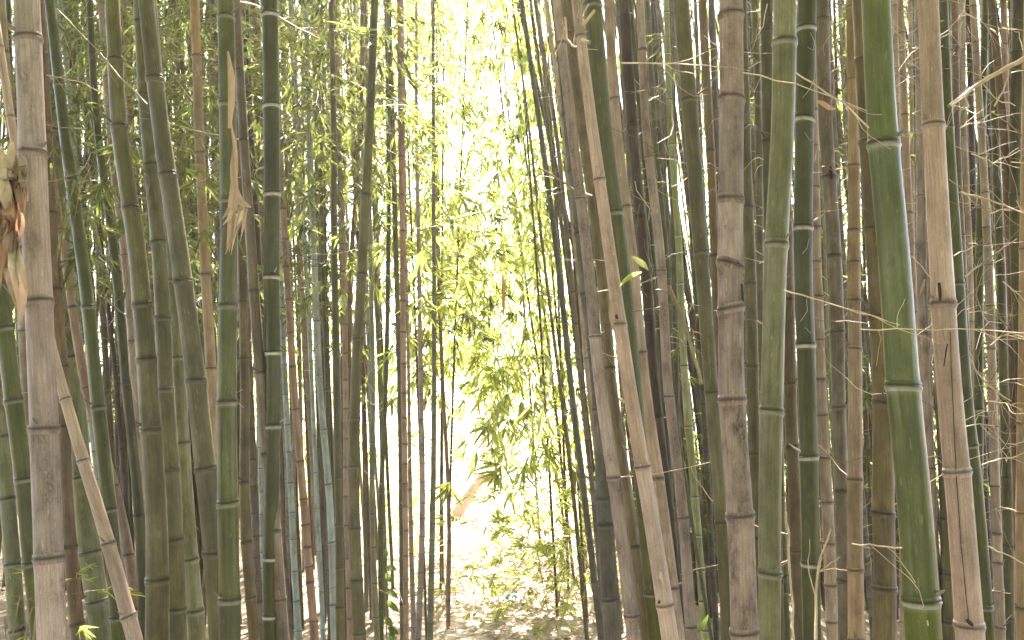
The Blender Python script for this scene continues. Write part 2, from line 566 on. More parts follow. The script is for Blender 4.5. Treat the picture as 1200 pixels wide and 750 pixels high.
def foliage_np(rng, C, tpls, scale=(.8, 1.2), yaw=None, pitch=(-.2, .9)):
    VV, FF, MM = [], [], []
    n = 0
    C = np.asarray(C)
    idx = rng.integers(0, len(tpls), len(C))
    for k, (v, f, m) in enumerate(tpls):
        cs = np.nonzero(idx == k)[0]
        if len(cs) == 0: continue
        N = len(cs)
        yw = rng.uniform(0, 2 * math.pi, N) if yaw is None else yaw[cs]
        pt = rng.uniform(pitch[0], pitch[1], N)
        rl = rng.normal(0, .4, N)
        sc = rng.uniform(scale[0], scale[1], N)
        cy, sy, cp, sp, cr, sr = np.cos(yw), np.sin(yw), np.cos(pt), np.sin(pt), np.cos(rl), np.sin(rl)
        Rz = np.zeros((N, 3, 3)); Rz[:, 0, 0] = cy; Rz[:, 0, 1] = -sy; Rz[:, 1, 0] = sy; Rz[:, 1, 1] = cy; Rz[:, 2, 2] = 1
        Ry = np.zeros((N, 3, 3)); Ry[:, 0, 0] = cp; Ry[:, 0, 2] = sp; Ry[:, 2, 0] = -sp; Ry[:, 2, 2] = cp; Ry[:, 1, 1] = 1
        Rx = np.zeros((N, 3, 3)); Rx[:, 1, 1] = cr; Rx[:, 1, 2] = -sr; Rx[:, 2, 1] = sr; Rx[:, 2, 2] = cr; Rx[:, 0, 0] = 1
        RR = Rz @ Ry @ Rx
        vv = np.einsum('nij,kj->nki', RR, v) * sc[:, None, None] + C[cs][:, None, :]
        ff = f[None] + (np.arange(N) * len(v))[:, None, None] + n
        VV.append(vv.reshape(-1, 3)); FF.append(ff.reshape(-1, 3)); MM.append(np.tile(m, N))
        n += N * len(v)
    return np.concatenate(VV), np.concatenate(FF), np.concatenate(MM)

def foliage(name, C, tpls, mats, parent=None, base=None, rng=NR, **kw):
    v, f, m = foliage_np(rng, C, tpls, **kw)
    if base is not None: v = v - np.asarray(base)
    return link(name, npmesh(name, v, f, mats, m, False), parent)
#@@PART2
# ------------------------------------------------------------------ ground, path
def gz(x, y): return 0.0
gx = np.concatenate([-np.geomspace(900, 12, 12), np.linspace(-10, 10, 41), np.geomspace(12, 900, 12)])
gy = np.concatenate([-np.geomspace(600, 6, 10), np.linspace(-4, 40, 80), np.geomspace(45, 1500, 14)])
X, Y = np.meshgrid(gx, gy)
Z = .05 * np.sin(X * 1.3 + 1) * np.cos(Y * .9) + .02 * np.sin(X * 3.1 + Y * 2.3)
Z *= np.clip((np.abs(X) - 1.2) / 2, 0, 1) * (np.abs(X) < 60)
nx = len(gx)
i = np.arange(len(gy) - 1)[:, None] * nx + np.arange(nx - 1)[None]
q = np.stack([i, i + 1, i + nx + 1, i + nx], -1).reshape(-1, 4)
tag(link('ground', npmesh('ground', np.stack([X, Y, Z], -1).reshape(-1, 3), q, [SOIL])), kind='structure')

def path_x(y): return .02 + .12 * math.sin(y * .25 + .3) + max(0, y - 14) * .05
ys = np.linspace(-3, 45, 97)
pv, pf = [], []
for k, y in enumerate(ys):
    c = path_x(y)
    wl = .62 + .07 * math.sin(y * 2.1) + .05 * math.sin(y * 5.3); wr = .62 + .07 * math.sin(y * 1.7 + 2) + .05 * math.sin(y * 4.1)
    for t in (-1, -.5, 0, .5, 1):
        pv.append((c + (wl if t < 0 else wr) * t * (1 if y < 9 else 1 + (y - 9) * .12), y, .006 + .012 * (1 - abs(t)) * math.sin(y * 3 + t)**2))
for k in range(len(ys) - 1):
    for j in range(4):
        a = k * 5 + j
        pf.append((a, a + 1, a + 6, a + 5))
tag(link('path', npmesh('path', pv, pf, [PATHM])), kind='structure')

# leaf litter lying over the ground
rng = np.random.default_rng(5)
N = 16000
yy = 1 + 19 * rng.random(N) ** 1.1
xx = np.where(rng.random(N) < .45, [path_x(a) for a in yy] + rng.normal(0, .5, N), rng.uniform(-5, 5, N))
lv, lf = [], []
a = rng.uniform(0, 6.28, N); L = rng.uniform(.05, .12, N); wd = L * rng.uniform(.1, .2, N); tl = rng.uniform(0, .5, N)
dx, dy = np.cos(a), np.sin(a)
zb = .05 * np.sin(xx * 1.3 + 1) * np.cos(yy * .9) + .02 * np.sin(xx * 3.1 + yy * 2.3)
zb *= np.clip((np.abs(xx) - 1.2) / 2, 0, 1)
zb = np.maximum(zb, 0) + .012 + rng.uniform(0, .02, N)
V = np.stack([
    np.stack([xx, yy, zb], 1),
    np.stack([xx + dx * L * .4 - dy * wd, yy + dy * L * .4 + dx * wd, zb + .006 + tl * L * .2], 1),
    np.stack([xx + dx * L * .4 + dy * wd, yy + dy * L * .4 - dx * wd, zb + .002 + tl * L * .2], 1),
    np.stack([xx + dx * L, yy + dy * L, zb + tl * L * .5], 1)], 1).reshape(-1, 3)
I = np.arange(N)[:, None] * 4
Fq = np.stack([I + [0, 1, 2], I + [1, 3, 2]], 1).reshape(-1, 3)
tag(link('leaf_litter', npmesh('leaf_litter', V, Fq, [LEAF_DRY], None, False)),
    'dry fallen bamboo leaves and twigs littering the sunlit path and grove floor', 'leaf litter', kind='stuff')

# ------------------------------------------------------------------ culms traced one by one
c = make_culm
K = {}
# ---- left grove
K['L1'] = c('thickest pale grey tan dead culm with scuffed dull skin at the left edge', 'grey_tan', (30, 31), [(0, 31), (375, 46), (750, 62)], [181, 355, 503, 654])
K['L0'] = c('thin tan culm at the far left edge, behind the curled dry sheaths', 'tan', (9, 13), [(0, 2), (200, 16), (400, 28), (750, 40)], [60, 330, 388], 1.05)
K['L2'] = c('green culm leaning in from the left edge with a pale ring low down', 'green', (19, 20), [(0, -48), (375, 4), (560, 27), (750, 47)], [470, 562, 660], 1.1)
c('sunlit grey green culm in the bottom left corner, left of the leaning green one', 'grey_green', (15, 18), [(300, -20), (560, 6), (750, 21)], [661, 738], 1.35)
c('narrow green shoot in the bottom left corner, touching the thickest pale culm', 'green', (7, 10), [(300, 18), (600, 34), (750, 43)], [625, 660, 733], 1.25)
K['L5'] = c('clean green culm leaning left, first green one right of the thickest pale culm', 'green', (12, 18), [(0, 58), (150, 75), (340, 101), (450, 112), (600, 128), (750, 141)], [97, 210, 360, 478], 1.1)
c('thin brown culm crossing in front of the clean green leaning culm', 'pink_brown', (7, 12), [(0, 30), (180, 57), (300, 76), (450, 100), (600, 141), (750, 166)], [360, 455, 570, 650, 713], .95)
c('brown culm just right of the thickest pale culm, partly hidden behind it', 'brown', (13, 15), [(0, 47), (300, 62), (450, 73), (600, 79), (750, 92)], [430, 500, 640, 731], 1.1)
K['L8'] = c('slanting light tan dead culm, the most tilted one at the lower left', 'light_tan', (10, 17), [(330, 44), (430, 66), (540, 98), (600, 116), (700, 144), (750, 158)], [468, 540, 637, 722], .82, height=2.6)
c('grey green culm with a bluish left side behind the slanting light tan culm', 'grey_green', (14, 26), [(0, 48), (300, 74), (450, 86), (600, 99), (750, 122)], [420, 560, 647, 705], 1.6)
c('slim pale waxy culm between the clean green culm and the slanting tan one', 'glaucous', (5, 6), [(0, 66), (375, 92), (600, 120), (750, 146)], None, 1.1)
c('slim pale cyan stem right of the slanting light tan culm near the bottom', 'glaucous', (5, 5), [(0, 70), (450, 115), (600, 136), (750, 158)], None, 1.15)
K['L11'] = c('dark olive culm behind the leafy twigs, left of the long olive pair', 'dark_olive', (8, 13), [(0, 105), (150, 114), (300, 134), (450, 148), (600, 163), (750, 169)], [64, 225, 320, 450], 1.0)
c('slim dark stem close behind the dark olive culm at the upper left', 'dark_brown', (6, 6), [(0, 88), (200, 108), (300, 120), (450, 136), (750, 160)], None, 1.2)
c('thin tan culm tucked against the left side of the first big olive culm', 'tan', (8, 10), [(0, 118), (200, 133), (300, 146), (450, 158), (750, 176)], [300, 400, 500], 1.1)
K['L12'] = c('first big olive green culm left of the pair that cross at the top left', 'olive', (17, 26), [(0, 131), (150, 140), (300, 161), (450, 173), (600, 183), (750, 184)], [72, 150, 245, 358, 422, 504, 680], 1.0)
K['L13'] = c('third olive culm, overlapped at the top by the big leaning olive one', 'olive', (15, 21), [(0, 164), (150, 173), (300, 187), (450, 194), (600, 203), (750, 208)], [195, 285, 373, 457, 551, 632, 714], 1.15)
K['L14'] = c('big olive culm leaning strongly left that passes behind the smooth green culm below', 'olive', (19, 25), [(0, 171), (150, 189), (300, 211), (450, 229), (600, 246), (750, 258)], [92, 205, 330, 447, 550, 648], 1.0)
K['L15'] = c('greyish culm emerging below the leaning olive one with a blue sheen near the ground', 'grey_green', (11, 19), [(0, 178), (340, 204), (450, 210), (600, 219), (750, 231)], [420, 520, 656, 716], 1.1)
K['L16'] = c('orange brown culm at upper left just before the smooth green culm', 'orange_tan', (11, 13), [(0, 228), (150, 233), (300, 240), (450, 248), (750, 253)], [67, 180, 322, 432], 1.05)
K['L17'] = c('smooth green culm carrying a long peeling brown sheath', 'green', (20, 24), [(0, 264), (150, 267), (300, 268), (450, 266), (600, 267), (750, 269)], [120, 234, 359, 472, 590, 702], .95)
K['L18'] = c('grey brown culm slanting in front of the dark green ringed culm', 'grey_brown', (10, 15), [(0, 276), (150, 285), (300, 295), (450, 306), (600, 320), (750, 331)], [245, 341, 437, 532, 622, 703], .8)
K['L19'] = c('olive brown culm right beside the sheath bearing green culm', 'olive_brown', (8, 13), [(0, 276), (300, 283), (450, 287), (600, 287), (750, 298)], [354, 420, 565, 635, 700], 1.1)
c('thin brown stem squeezed between the olive brown and grey brown culms', 'grey_brown', (7, 9), [(0, 281), (300, 286), (450, 291), (600, 298), (750, 305)], None, 1.1)
K['L21'] = c('dark green culm with crisp white rings in the left grove', 'ring_green', (20, 17), [(0, 316), (150, 318), (300, 319), (450, 320), (600, 318), (750, 317)], [16, 123, 227, 324, 413, 499, 653, 721], 1.0)
c('pale bluish stem low down just left of the dark green ringed culm', 'glaucous', (5, 7), [(0, 290), (450, 303), (600, 307), (750, 310)], None, 1.1)
K['L23'] = c('nearly black brown culm at the top between two green ones in the left grove', 'dark_brown', (8, 8), [(0, 287), (150, 293), (300, 302), (750, 325)], [110, 190, 270], 1.1)
c('reddish brown culm immediately left of the dark green ringed culm at the top', 'brown', (8, 7), [(0, 297), (150, 303), (300, 309), (750, 318)], [130, 250], 1.2)
K['L25'] = c('pinkish culm with close set nodes glowing at the lower middle left', 'pink_brown', (7, 10), [(0, 318), (180, 328), (300, 335), (450, 344), (600, 357), (750, 369)], [430, 480, 541, 585, 615, 641, 664, 682, 728])
c('slim pale blue green stem just left of the pinkish culm', 'glaucous', (5, 8), [(0, 316), (150, 324), (400, 332), (600, 342), (750, 350)], [670, 705], 1.05)
c('thin brown stem between the slim pale blue stem and the pinkish culm', 'olive_brown', (3, 5), [(0, 330), (400, 341), (600, 348), (750, 355)])
c('thin brown stem close right of the dark ringed culm near the ground', 'brown', (4, 5), [(0, 322), (400, 326), (600, 331), (750, 342)])
c('thin teal stem to the right of the pinkish culm', 'glaucous', (4, 6), [(0, 342), (200, 352), (400, 363), (600, 372), (750, 379)], [646, 693, 738])
c('thin ochre stem between the teal stem and the pale paired stems', 'olive_brown', (3, 4), [(0, 356), (400, 372), (600, 379), (750, 386)])
c('pale blue grey stem touching the straight grey olive culm on its left', 'glaucous', (6, 9), [(0, 358), (300, 368), (450, 375), (600, 387), (750, 392)], [636, 709])
c('slim olive stem behind the pale stem, left of the straight grey olive culm', 'olive', (5, 6), [(0, 372), (300, 378), (450, 383), (750, 387)], None, 1.1)
K['L31'] = c('straight grey olive culm with its many nodes, left of the bowed culm', 'olive', (6, 10), [(0, 388), (150, 391), (300, 392), (450, 394), (600, 397), (750, 399)], [175, 265, 395, 560, 615, 665, 711], .9)
c('pinkish brown stem between the straight grey olive culm and the bowed one', 'pink_brown', (6, 7), [(0, 394), (150, 397), (300, 402), (450, 405), (600, 406), (750, 411)], [654, 689, 725], 1.0)
K['L33'] = c('bowed grey olive culm, last stout one left of the bright gap', 'olive', (9, 15), [(0, 439), (150, 433), (300, 425), (450, 417), (600, 415), (750, 421)], [50, 130, 230, 322, 397, 490, 546, 619, 680, 743], .85)
c('dark thin culm behind the top of the bowed culm', 'brown', (6, 5), [(0, 425), (150, 423), (300, 412), (450, 408), (750, 409)], None, 1.0)
c('slim olive stem just right of the bowed culm', 'grey_green', (4, 7), [(0, 428), (300, 434), (450, 437), (600, 436), (750, 442)], [642, 684, 724], .9)
c('green stem right of the bowed culm turning bluish near the ground', 'green', (5, 6), [(0, 452), (150, 455), (300, 455), (450, 452), (600, 446), (750, 447)], [620, 677, 715])
c('straight olive stem, left one of the touching pair beside the bright gap', 'olive', (7, 5), [(0, 455), (150, 460), (300, 464), (450, 468), (600, 470), (750, 471)])
c('straight pinkish brown stem, right one of the touching pair beside the bright gap', 'pink_brown', (8, 6), [(0, 469), (150, 470), (300, 472), (450, 473), (600, 475), (750, 476)], None, .9)
c('thin stem forking close to the pair of stems near the ground', 'tan', (3, 6), [(300, 476), (450, 479), (600, 481), (750, 485)])
c('thin straight tan stem, third from the right at the left side of the bright gap', 'grey_tan', (3.5, 7), [(0, 488), (150, 488), (300, 491), (450, 493), (600, 495), (750, 490)])
c('thin dark topped stem, second from the right at the left side of the bright gap', 'grey_green', (3.5, 7), [(0, 508), (150, 508), (300, 508.5), (450, 509), (600, 507), (750, 504)], None, 1.0)
c('thinnest golden stem just left of the last stem before the path', 'olive_brown', (3, 3), [(300, 515), (450, 518), (600, 518), (750, 520)])
c('last thin stem on the left bank, nearest to the path', 'pink_brown', (3, 5), [(0, 506), (300, 513), (400, 517), (450, 519), (600, 526), (750, 525)])
# ---- centre right
K['C1'] = c('thickest dark lone stem leaning over the path right of the sky gap', 'grey_dark', (6, 8), [(0, 611), (150, 633), (300, 653), (450, 669), (600, 687), (750, 705)], [80, 200, 300, 378, 480, 560, 643, 682, 715], .95)
c('dark thin stem leaning parallel right of the thickest lone stem by the sky gap', 'grey_brown', (5, 6), [(0, 627), (150, 651), (300, 667), (450, 681), (600, 697), (750, 712)], None, 1.0)
c('slender brown stem leaning over the path, nearest left of the dark lone stem', 'olive_brown', (2.5, 5), [(0, 600), (150, 620), (300, 637), (450, 656), (600, 674), (750, 688)], None, .9)
c('hair thin stem leaning over the path, second left of the dark lone stem', 'olive_brown', (2.5, 3.5), [(0, 592), (150, 612), (300, 630), (450, 648), (600, 664), (750, 680)])
c('hair thin stem leaning over the path, farthest left of the leaning ones', 'olive_brown', (2.5, 3), [(0, 574), (150, 592), (300, 612), (450, 634), (600, 659), (750, 674)])
c('pale slim culm half hidden left of the long grey tan leaning culm', 'tan', (5, 8), [(0, 640), (150, 660), (300, 676), (450, 690), (600, 708), (750, 722)], [344, 420], 1.1)
# ---- right grove
K['R1'] = c('long grey tan leaning culm at the left border of the right grove', 'grey_tan', (11, 17), [(0, 652), (150, 670), (300, 688), (450, 703), (600, 725), (750, 744)], [55, 235, 395, 560, 722], .9)
K['R2a'] = c('dark grey culm seen low down left of the grey tan leaning culm', 'grey_dark', (14, 20), [(0, 652), (300, 684), (480, 704), (600, 709), (750, 718)], [480, 585, 615, 702], 1.15)
K['R2b'] = c('shaded olive brown culm between the two long leaning tan culms', 'olive_brown', (13, 14), [(0, 664), (150, 682), (300, 703), (450, 716), (600, 738), (750, 757)], [40, 431, 640], 1.15)
K['R3'] = c('frontmost light tan leaning culm with a stubby broken branch near the top', 'light_tan', (12, 20), [(0, 675), (150, 694), (300, 715), (450, 737), (600, 762), (750, 786)], [45, 212, 380, 547, 709], .82)
K['R4'] = c('thick green culm behind the frontmost light tan leaning one', 'green', (23, 17), [(0, 693), (150, 707), (300, 727), (450, 743), (600, 756), (750, 768)], [8, 250, 535, 695], 1.1)
K['R5'] = c('tan brown culm that closes in on the frontmost light tan one at the bottom', 'tan', (12, 15), [(0, 713), (150, 723), (300, 741), (450, 755), (600, 777), (750, 796)], [118, 243, 413, 560, 689], .95)
K['R6'] = c('very dark brown culm near the top centre of the right grove', 'dark_brown', (14, 11), [(0, 731), (150, 741), (300, 755), (450, 767), (600, 784), (750, 800)], [23, 150, 255, 372], 1.05)
K['R7'] = c('pinkish tan culm with a dead twig mesh, midway between green and mottled culms', 'grey_tan', (10, 13), [(0, 750), (150, 757), (300, 774), (450, 783), (600, 800), (750, 810)], [185, 318, 465, 607, 735], .95)
c('slim green culm peeking along the right edge of the pinkish tan one', 'green', (6, 7), [(0, 759), (150, 767), (300, 781), (450, 790), (750, 806)], [180, 326], 1.1)
c('slim green culm with white rings at the bottom between two tan culms', 'ring_green', (6, 8), [(0, 738), (300, 765), (450, 777), (600, 787), (750, 799)], [488, 620, 689], 1.05)
K['R8'] = c('thin bright yellow green culm with white rings in the right grove', 'pale_green', (7, 10), [(0, 781), (150, 786), (300, 796), (375, 799), (450, 803), (600, 816), (750, 827)], [332, 429, 500, 582, 627, 668, 704, 738], 1.1)
c('dark green slim culm left of the big olive culm at the top', 'dark_olive', (7, 7), [(0, 783), (150, 787), (300, 790), (450, 793), (750, 800)], [70, 200, 387], 1.1)
K['R9'] = c('big olive culm left of the thick mottled one, turning greyish near the ground', 'olive', (20, 14), [(0, 798), (150, 810), (300, 822), (450, 833), (600, 845), (750, 853)], [120, 297, 460, 612], 1.0)
c('thin shaded stem against the left side of the big olive culm', 'dark_olive', (6, 7), [(0, 792), (150, 802), (300, 813), (450, 823), (750, 840)], None, 1.15)
c('dark diagonal stem crossing the bright strip near the bottom of the right grove', 'dark_olive', (3.5, 4.5), [(300, 762), (450, 786), (600, 809), (750, 834)], None, .6)
c('fine dark stem crossing the tan culms low down', 'dark_brown', (3, 3.5), [(300, 702), (430, 719), (600, 740), (680, 764), (750, 784)], None, .42, height=2.2)
K['R10'] = c('olive brown culm between the big olive culm and the thick mottled one', 'olive_brown', (11, 11), [(0, 823), (150, 831), (300, 838), (450, 843), (750, 850)], [178, 300], 1.1)
c('dark slim culm touching the left side of the thick mottled culm at the top', 'dark_brown', (7, 7), [(0, 833), (150, 839), (300, 846), (750, 862)], [90, 210], 1.15)
K['R11'] = c('thick mottled grey tan culm speckled with dark mould, midway in the right grove', 'mottled', (29, 31), [(0, 857), (150, 857), (300, 856), (450, 858), (600, 867), (750, 874)], [118, 235, 312, 362, 469, 605, 741], .95, slant=[(312, -.32), (362, .22)])
c('slim olive culm right behind the thick mottled culm at the top', 'olive', (9, 9), [(0, 884), (150, 889), (300, 891), (450, 893), (750, 897)], [60, 180], 1.15)
K['R12b'] = c('dark olive culm peeking left of the grey green culm at the top', 'dark_olive', (15, 14), [(0, 898), (150, 900), (300, 903), (450, 906), (750, 912)], [35, 165], 1.1)
K['R12c'] = c('olive culm between the thick mottled culm and the grey green one lower down', 'olive', (13, 15), [(0, 869), (150, 873), (300, 878), (450, 882), (600, 886), (750, 892)], [333, 430, 532], 1.15)
K['R13'] = c('smooth grey green culm that bends slightly, right of the thick mottled culm', 'grey_green', (28, 25), [(0, 920), (150, 917), (300, 909), (450, 905), (600, 902), (750, 902)], [53, 288, 482, 672], .95)
K['R14'] = c('dark green culm with bright white rings and chalky scrawls in the right grove', 'ring_green', (23, 20), [(0, 945), (150, 943), (300, 941), (450, 945), (600, 949), (750, 951)], [36, 141, 267, 404, 535, 660], 1.1)
K['R14b'] = c('shaded olive brown culm between the grey green culm and the white ringed one', 'olive_brown', (15, 15), [(0, 914), (300, 922), (450, 926), (600, 932), (750, 937)], [449, 523, 646], 1.2)
c('thin green stem hugging the right side of the grey green culm near the ground', 'green', (8, 9), [(0, 900), (450, 912), (600, 916), (750, 922)], [641], 1.05)
K['R15'] = c('grey brown culm with a small split hole high up, right of the white ringed one', 'grey_brown', (17, 15), [(0, 963), (150, 968), (300, 978), (450, 983), (600, 987), (750, 990)], [22, 208, 300, 389, 477, 575], 1.1)
c('pale tan culm low down behind a twig between ringed green and grey brown culms', 'tan', (10, 14), [(0, 950), (450, 962), (600, 970), (750, 976)], [637, 686], 1.0)
c('fine yellow green stem beside the grey brown culm with the hole', 'pale_green', (3, 4), [(0, 955), (300, 967), (600, 979), (750, 984)], None, .75)
K['R16'] = c('orange tan culm standing straight, left of the widest green culm', 'orange_tan', (12, 18), [(0, 997), (150, 1000), (300, 1001), (450, 1002), (600, 1002), (750, 1004)], [92, 194, 270, 307, 352, 409, 562, 668], 1.0)
c('fine brown stem just right of the orange tan culm', 'brown', (3, 4), [(0, 1008), (300, 1013), (600, 1015), (750, 1019)])
K['R17'] = c('dull olive brown culm behind the widest green culm, seen on its left', 'olive_brown', (20, 26), [(0, 1008), (200, 1020), (300, 1027), (450, 1034), (600, 1036), (750, 1037)], [372, 473, 602, 690], 1.15)
K['R18'] = c('widest bright green culm with frosty white bands under its nodes', 'bright_green', (34, 39), [(0, 1026), (150, 1034), (300, 1048), (450, 1059), (600, 1073), (750, 1083)], [170, 453, 703], 1.0)
K['R19'] = c('clean light tan culm with a long dark crack, right of the widest green one', 'light_tan', (24, 30), [(0, 1088), (150, 1094), (300, 1102), (450, 1112), (600, 1126), (750, 1138)], [146, 356, 553, 732], 1.0)
c('pinkish brown culm between the widest green culm and the cracked tan one at the top', 'pink_brown', (8, 10), [(0, 1055), (150, 1061), (300, 1068), (450, 1075), (750, 1086)], [40, 135, 250], 1.15)
K['R20'] = c('tan culm with a pale cut looking node, tucked behind the widest green culm', 'grey_tan', (8, 15), [(0, 1076), (150, 1078), (300, 1080), (450, 1084), (600, 1091), (750, 1097)], [230, 391, 549], 1.05)
c('olive green culm showing low down left of the cracked tan culm', 'olive', (12, 15), [(0, 1090), (450, 1103), (600, 1109), (750, 1112)], [608, 673], 1.15)
K['R22'] = c('dark green culm leaning right of the cracked light tan one', 'green', (11, 16), [(0, 1105), (150, 1111), (300, 1121), (450, 1131), (600, 1147), (750, 1158)], [333, 522, 712], 1.0)
c('brown culm right of the cracked tan culm at the top', 'brown', (9, 8), [(0, 1119), (150, 1121), (300, 1128), (450, 1134), (750, 1150)], [55, 108, 200], 1.1)
c('dark olive stem close to the right side of the cracked tan culm at the top', 'dark_olive', (7, 6), [(0, 1110), (150, 1113), (300, 1117), (750, 1128)], None, 1.2)
c('slim tan stem in the twiggy thicket, first right of the brown culm', 'tan', (6, 6), [(0, 1128), (150, 1130), (300, 1137), (450, 1140), (750, 1150)], [60, 160, 270], 1.05)
K['R24'] = c('slim leafy green culm amid the twiggy thicket at the right', 'green', (8, 12), [(0, 1155), (150, 1151), (300, 1148), (450, 1147), (600, 1146), (750, 1146)], [106, 385, 480], 1.05)
K['R25'] = c('brown culm in the twiggy thicket that meets a pale slanting twig', 'brown', (9, 12), [(0, 1162), (150, 1176), (300, 1184), (450, 1188), (600, 1194), (750, 1199)], [131, 244, 390, 500], 1.0)
c('slim reddish brown culm behind the thicket near the upper right corner', 'pink_brown', (7, 7), [(0, 1176), (150, 1180), (300, 1182), (750, 1190)], [55, 180], 1.2)
K['R26'] = c('pale yellow culm with four close nodes at the lower right', 'tan', (8, 11), [(0, 1140), (300, 1158), (450, 1163), (600, 1167), (750, 1173)], [500, 570, 625, 660, 693, 736], 1.0)
c('olive culm between the pale yellow culm and the right edge', 'olive', (8, 13), [(0, 1160), (300, 1172), (450, 1177), (600, 1181), (750, 1182)], [470, 560, 640], 1.1)
K['R28'] = c('dark olive culm in the upper right corner', 'dark_olive', (14, 11), [(0, 1194), (150, 1190), (300, 1190), (450, 1196), (750, 1204)], [65, 230], 1.1)
K['R29'] = c('orange brown culm cut by the right edge near the bottom', 'orange_tan', (10, 16), [(0, 1205), (450, 1200), (600, 1199), (750, 1200)], [602, 713], 1.05)

# ------------------------------------------------------------------ slim culms deeper in the groves
SHORT = dict(L1='the thickest pale culm', L5='the clean green leaning culm', L12='the first big olive culm', L13='the third olive culm',
    L14='the big leaning olive culm', L16='the orange brown culm', L17='the sheath bearing green culm', L18='the slanting grey brown culm',
    L21='the dark ringed culm', L25='the pinkish close noded culm', L31='the straight grey olive culm', L33='the bowed culm', C1='the dark lone leaning stem',
    R1='the grey tan leaning culm', R3='the frontmost light tan culm', R4='the thick green culm', R5='the tan brown culm', R6='the very dark brown culm',
    R7='the pinkish tan culm', R8='the thin ringed yellow green culm', R9='the big olive culm', R11='the thick mottled culm', R12c='the olive culm beside it',
    R13='the grey green culm', R14='the white ringed culm', R15='the grey brown culm with hole', R16='the orange tan culm', R18='the widest green culm',
    R19='the cracked tan culm', R22='the dark green leaning culm', R24='the slim leafy green culm', R25='the brown thicket culm', R28='the dark corner culm')
def sx_mid(rec):
    p = rec['C'](zat(375, rec['d']))[0]
    return p[0] / depth(p[1], p[2]) * F + 600
LAND = sorted((sx_mid(K[k]), v) for k, v in SHORT.items() if k != 'R12c')
CN = dict(grey_green='grey green', grey_brown='grey brown', olive_brown='ochre brown', brown='brown', olive='olive', dark_olive='dark olive', tan='tan', dark_brown='dark brown', glaucous='pale waxy', grey_tan='grey tan', orange_tan='orange tan')
FILL = []
def filler(n, x0, x1, wr, styles, group, seed, lean=(0, 0), dk=(1.0, 1.35)):
    global R
    save = R; R = random.Random(seed)
    for k in range(n):
        xm = x0 + (x1 - x0) * (k + R.uniform(.1, .9)) / n
        wv = R.uniform(*wr)
        ln = R.uniform(*lean); b = R.uniform(-6, 6)
        rec = c('x', R.choice(styles), (wv * .85, wv), [(0, xm - ln * .5), (375, xm + b), (750, xm + ln * .5)], None, R.uniform(*dk), group=group, parts=False)
        FILL.append(rec)
    R = save
filler(8, 62, 150, (3, 5), ['olive_brown', 'brown', 'dark_olive', 'olive'], 'thin stems far back at the left', 1, (30, 60))
filler(14, 150, 260, (3, 5.4), ['brown', 'dark_brown', 'olive', 'dark_olive'], 'thin stems behind the olive row', 2, (20, 50))
filler(8, 250, 330, (3, 5), ['brown', 'dark_brown', 'olive', 'dark_olive'], 'thin stems behind the ringed culm of the left grove', 12, (20, 50))
filler(34, 325, 450, (3, 5.4), ['olive_brown', 'brown', 'olive', 'tan', 'grey_green', 'glaucous', 'grey_tan'], 'thin stems screening the middle left', 3, (15, 40), (.9, 1.3))
filler(17, 655, 742, (3, 5.4), ['olive_brown', 'tan', 'olive', 'brown'], 'thin stems behind the leaning tan culms', 4, (50, 95))
filler(20, 742, 842, (2.8, 5.2), ['olive_brown', 'dark_olive', 'brown', 'olive'], 'thin stems left of the mottled culm', 5, (30, 70))
filler(15, 872, 965, (3, 5.2), ['olive', 'olive_brown', 'dark_olive', 'brown'], 'thin stems behind the ringed culm of the right grove', 6, (10, 40))
filler(15, 955, 1052, (2.8, 5), ['olive_brown', 'tan', 'brown', 'olive'], 'thin stems around the orange tan culm', 7, (10, 40))
filler(32, 1052, 1235, (3, 7), ['olive_brown', 'tan', 'brown', 'olive', 'grey_tan', 'orange_tan', 'dark_olive', 'brown'], 'thin stems in the right thicket', 8, (5, 40))
filler(24, 60, 330, (4.5, 8.5), ['olive_brown', 'brown', 'dark_brown', 'dark_olive', 'olive'], 'stems behind the left grove', 13, (25, 60), (1.35, 1.8))
filler(5, 330, 430, (4, 6.5), ['olive', 'tan', 'grey_green', 'olive_brown', 'grey_brown'], 'thin stems screening the middle left', 14, (5, 40), (1.1, 1.5))
filler(22, 690, 1215, (5, 8.5), ['olive_brown', 'brown', 'dark_brown', 'olive', 'grey_brown'], 'stems behind the right grove', 15, (20, 60), (1.35, 1.8))
from collections import defaultdict
BUK = defaultdict(list)
for rec in FILL:
    x = sx_mid(rec)
    lo = [n for (xx, n) in LAND if xx < x]; hi = [n for (xx, n) in LAND if xx >= x]
    key = (CN[rec['style']], lo[-1] if lo else None, hi[0] if hi else None)
    BUK[key].append((x, rec))
for (cn, lo, hi), lst in BUK.items():
    lst.sort(key=lambda t: t[0])
    for i, (x, rec) in enumerate(lst):
        where = 'between %s and %s' % (lo.replace('the ', '', 1), hi.replace('the ', '', 1)) if lo and hi else ('right of ' + lo if lo else 'left of ' + hi)
        if len(lst) == 1: lab = 'thin %s stem %s' % (cn, where)
        elif len(lst) == 2: lab = '%s thin %s stem %s' % (('left', 'right')[i], cn, where)
        else: lab = '%s thin %s stem %s' % (('leftmost', 'second', 'third', 'fourth', 'fifth', 'sixth', 'seventh', 'eighth')[min(i, 7)], cn, where)
        rec['root']['label'] = lab

# ------------------------------------------------------------------ branches on the culms
def curl(p, dirv, L, n=7, droop=.3, wob=.12, rng=R):
    P = [Vector(p)]
    d = Vector(dirv).normalized()
    for k in range(n - 1):
        d = (d + Vector((rng.gauss(0, wob), rng.gauss(0, wob), rng.gauss(0, wob) - droop / n))).normalized()
        P.append(P[-1] + d * L / (n - 1))
    return P

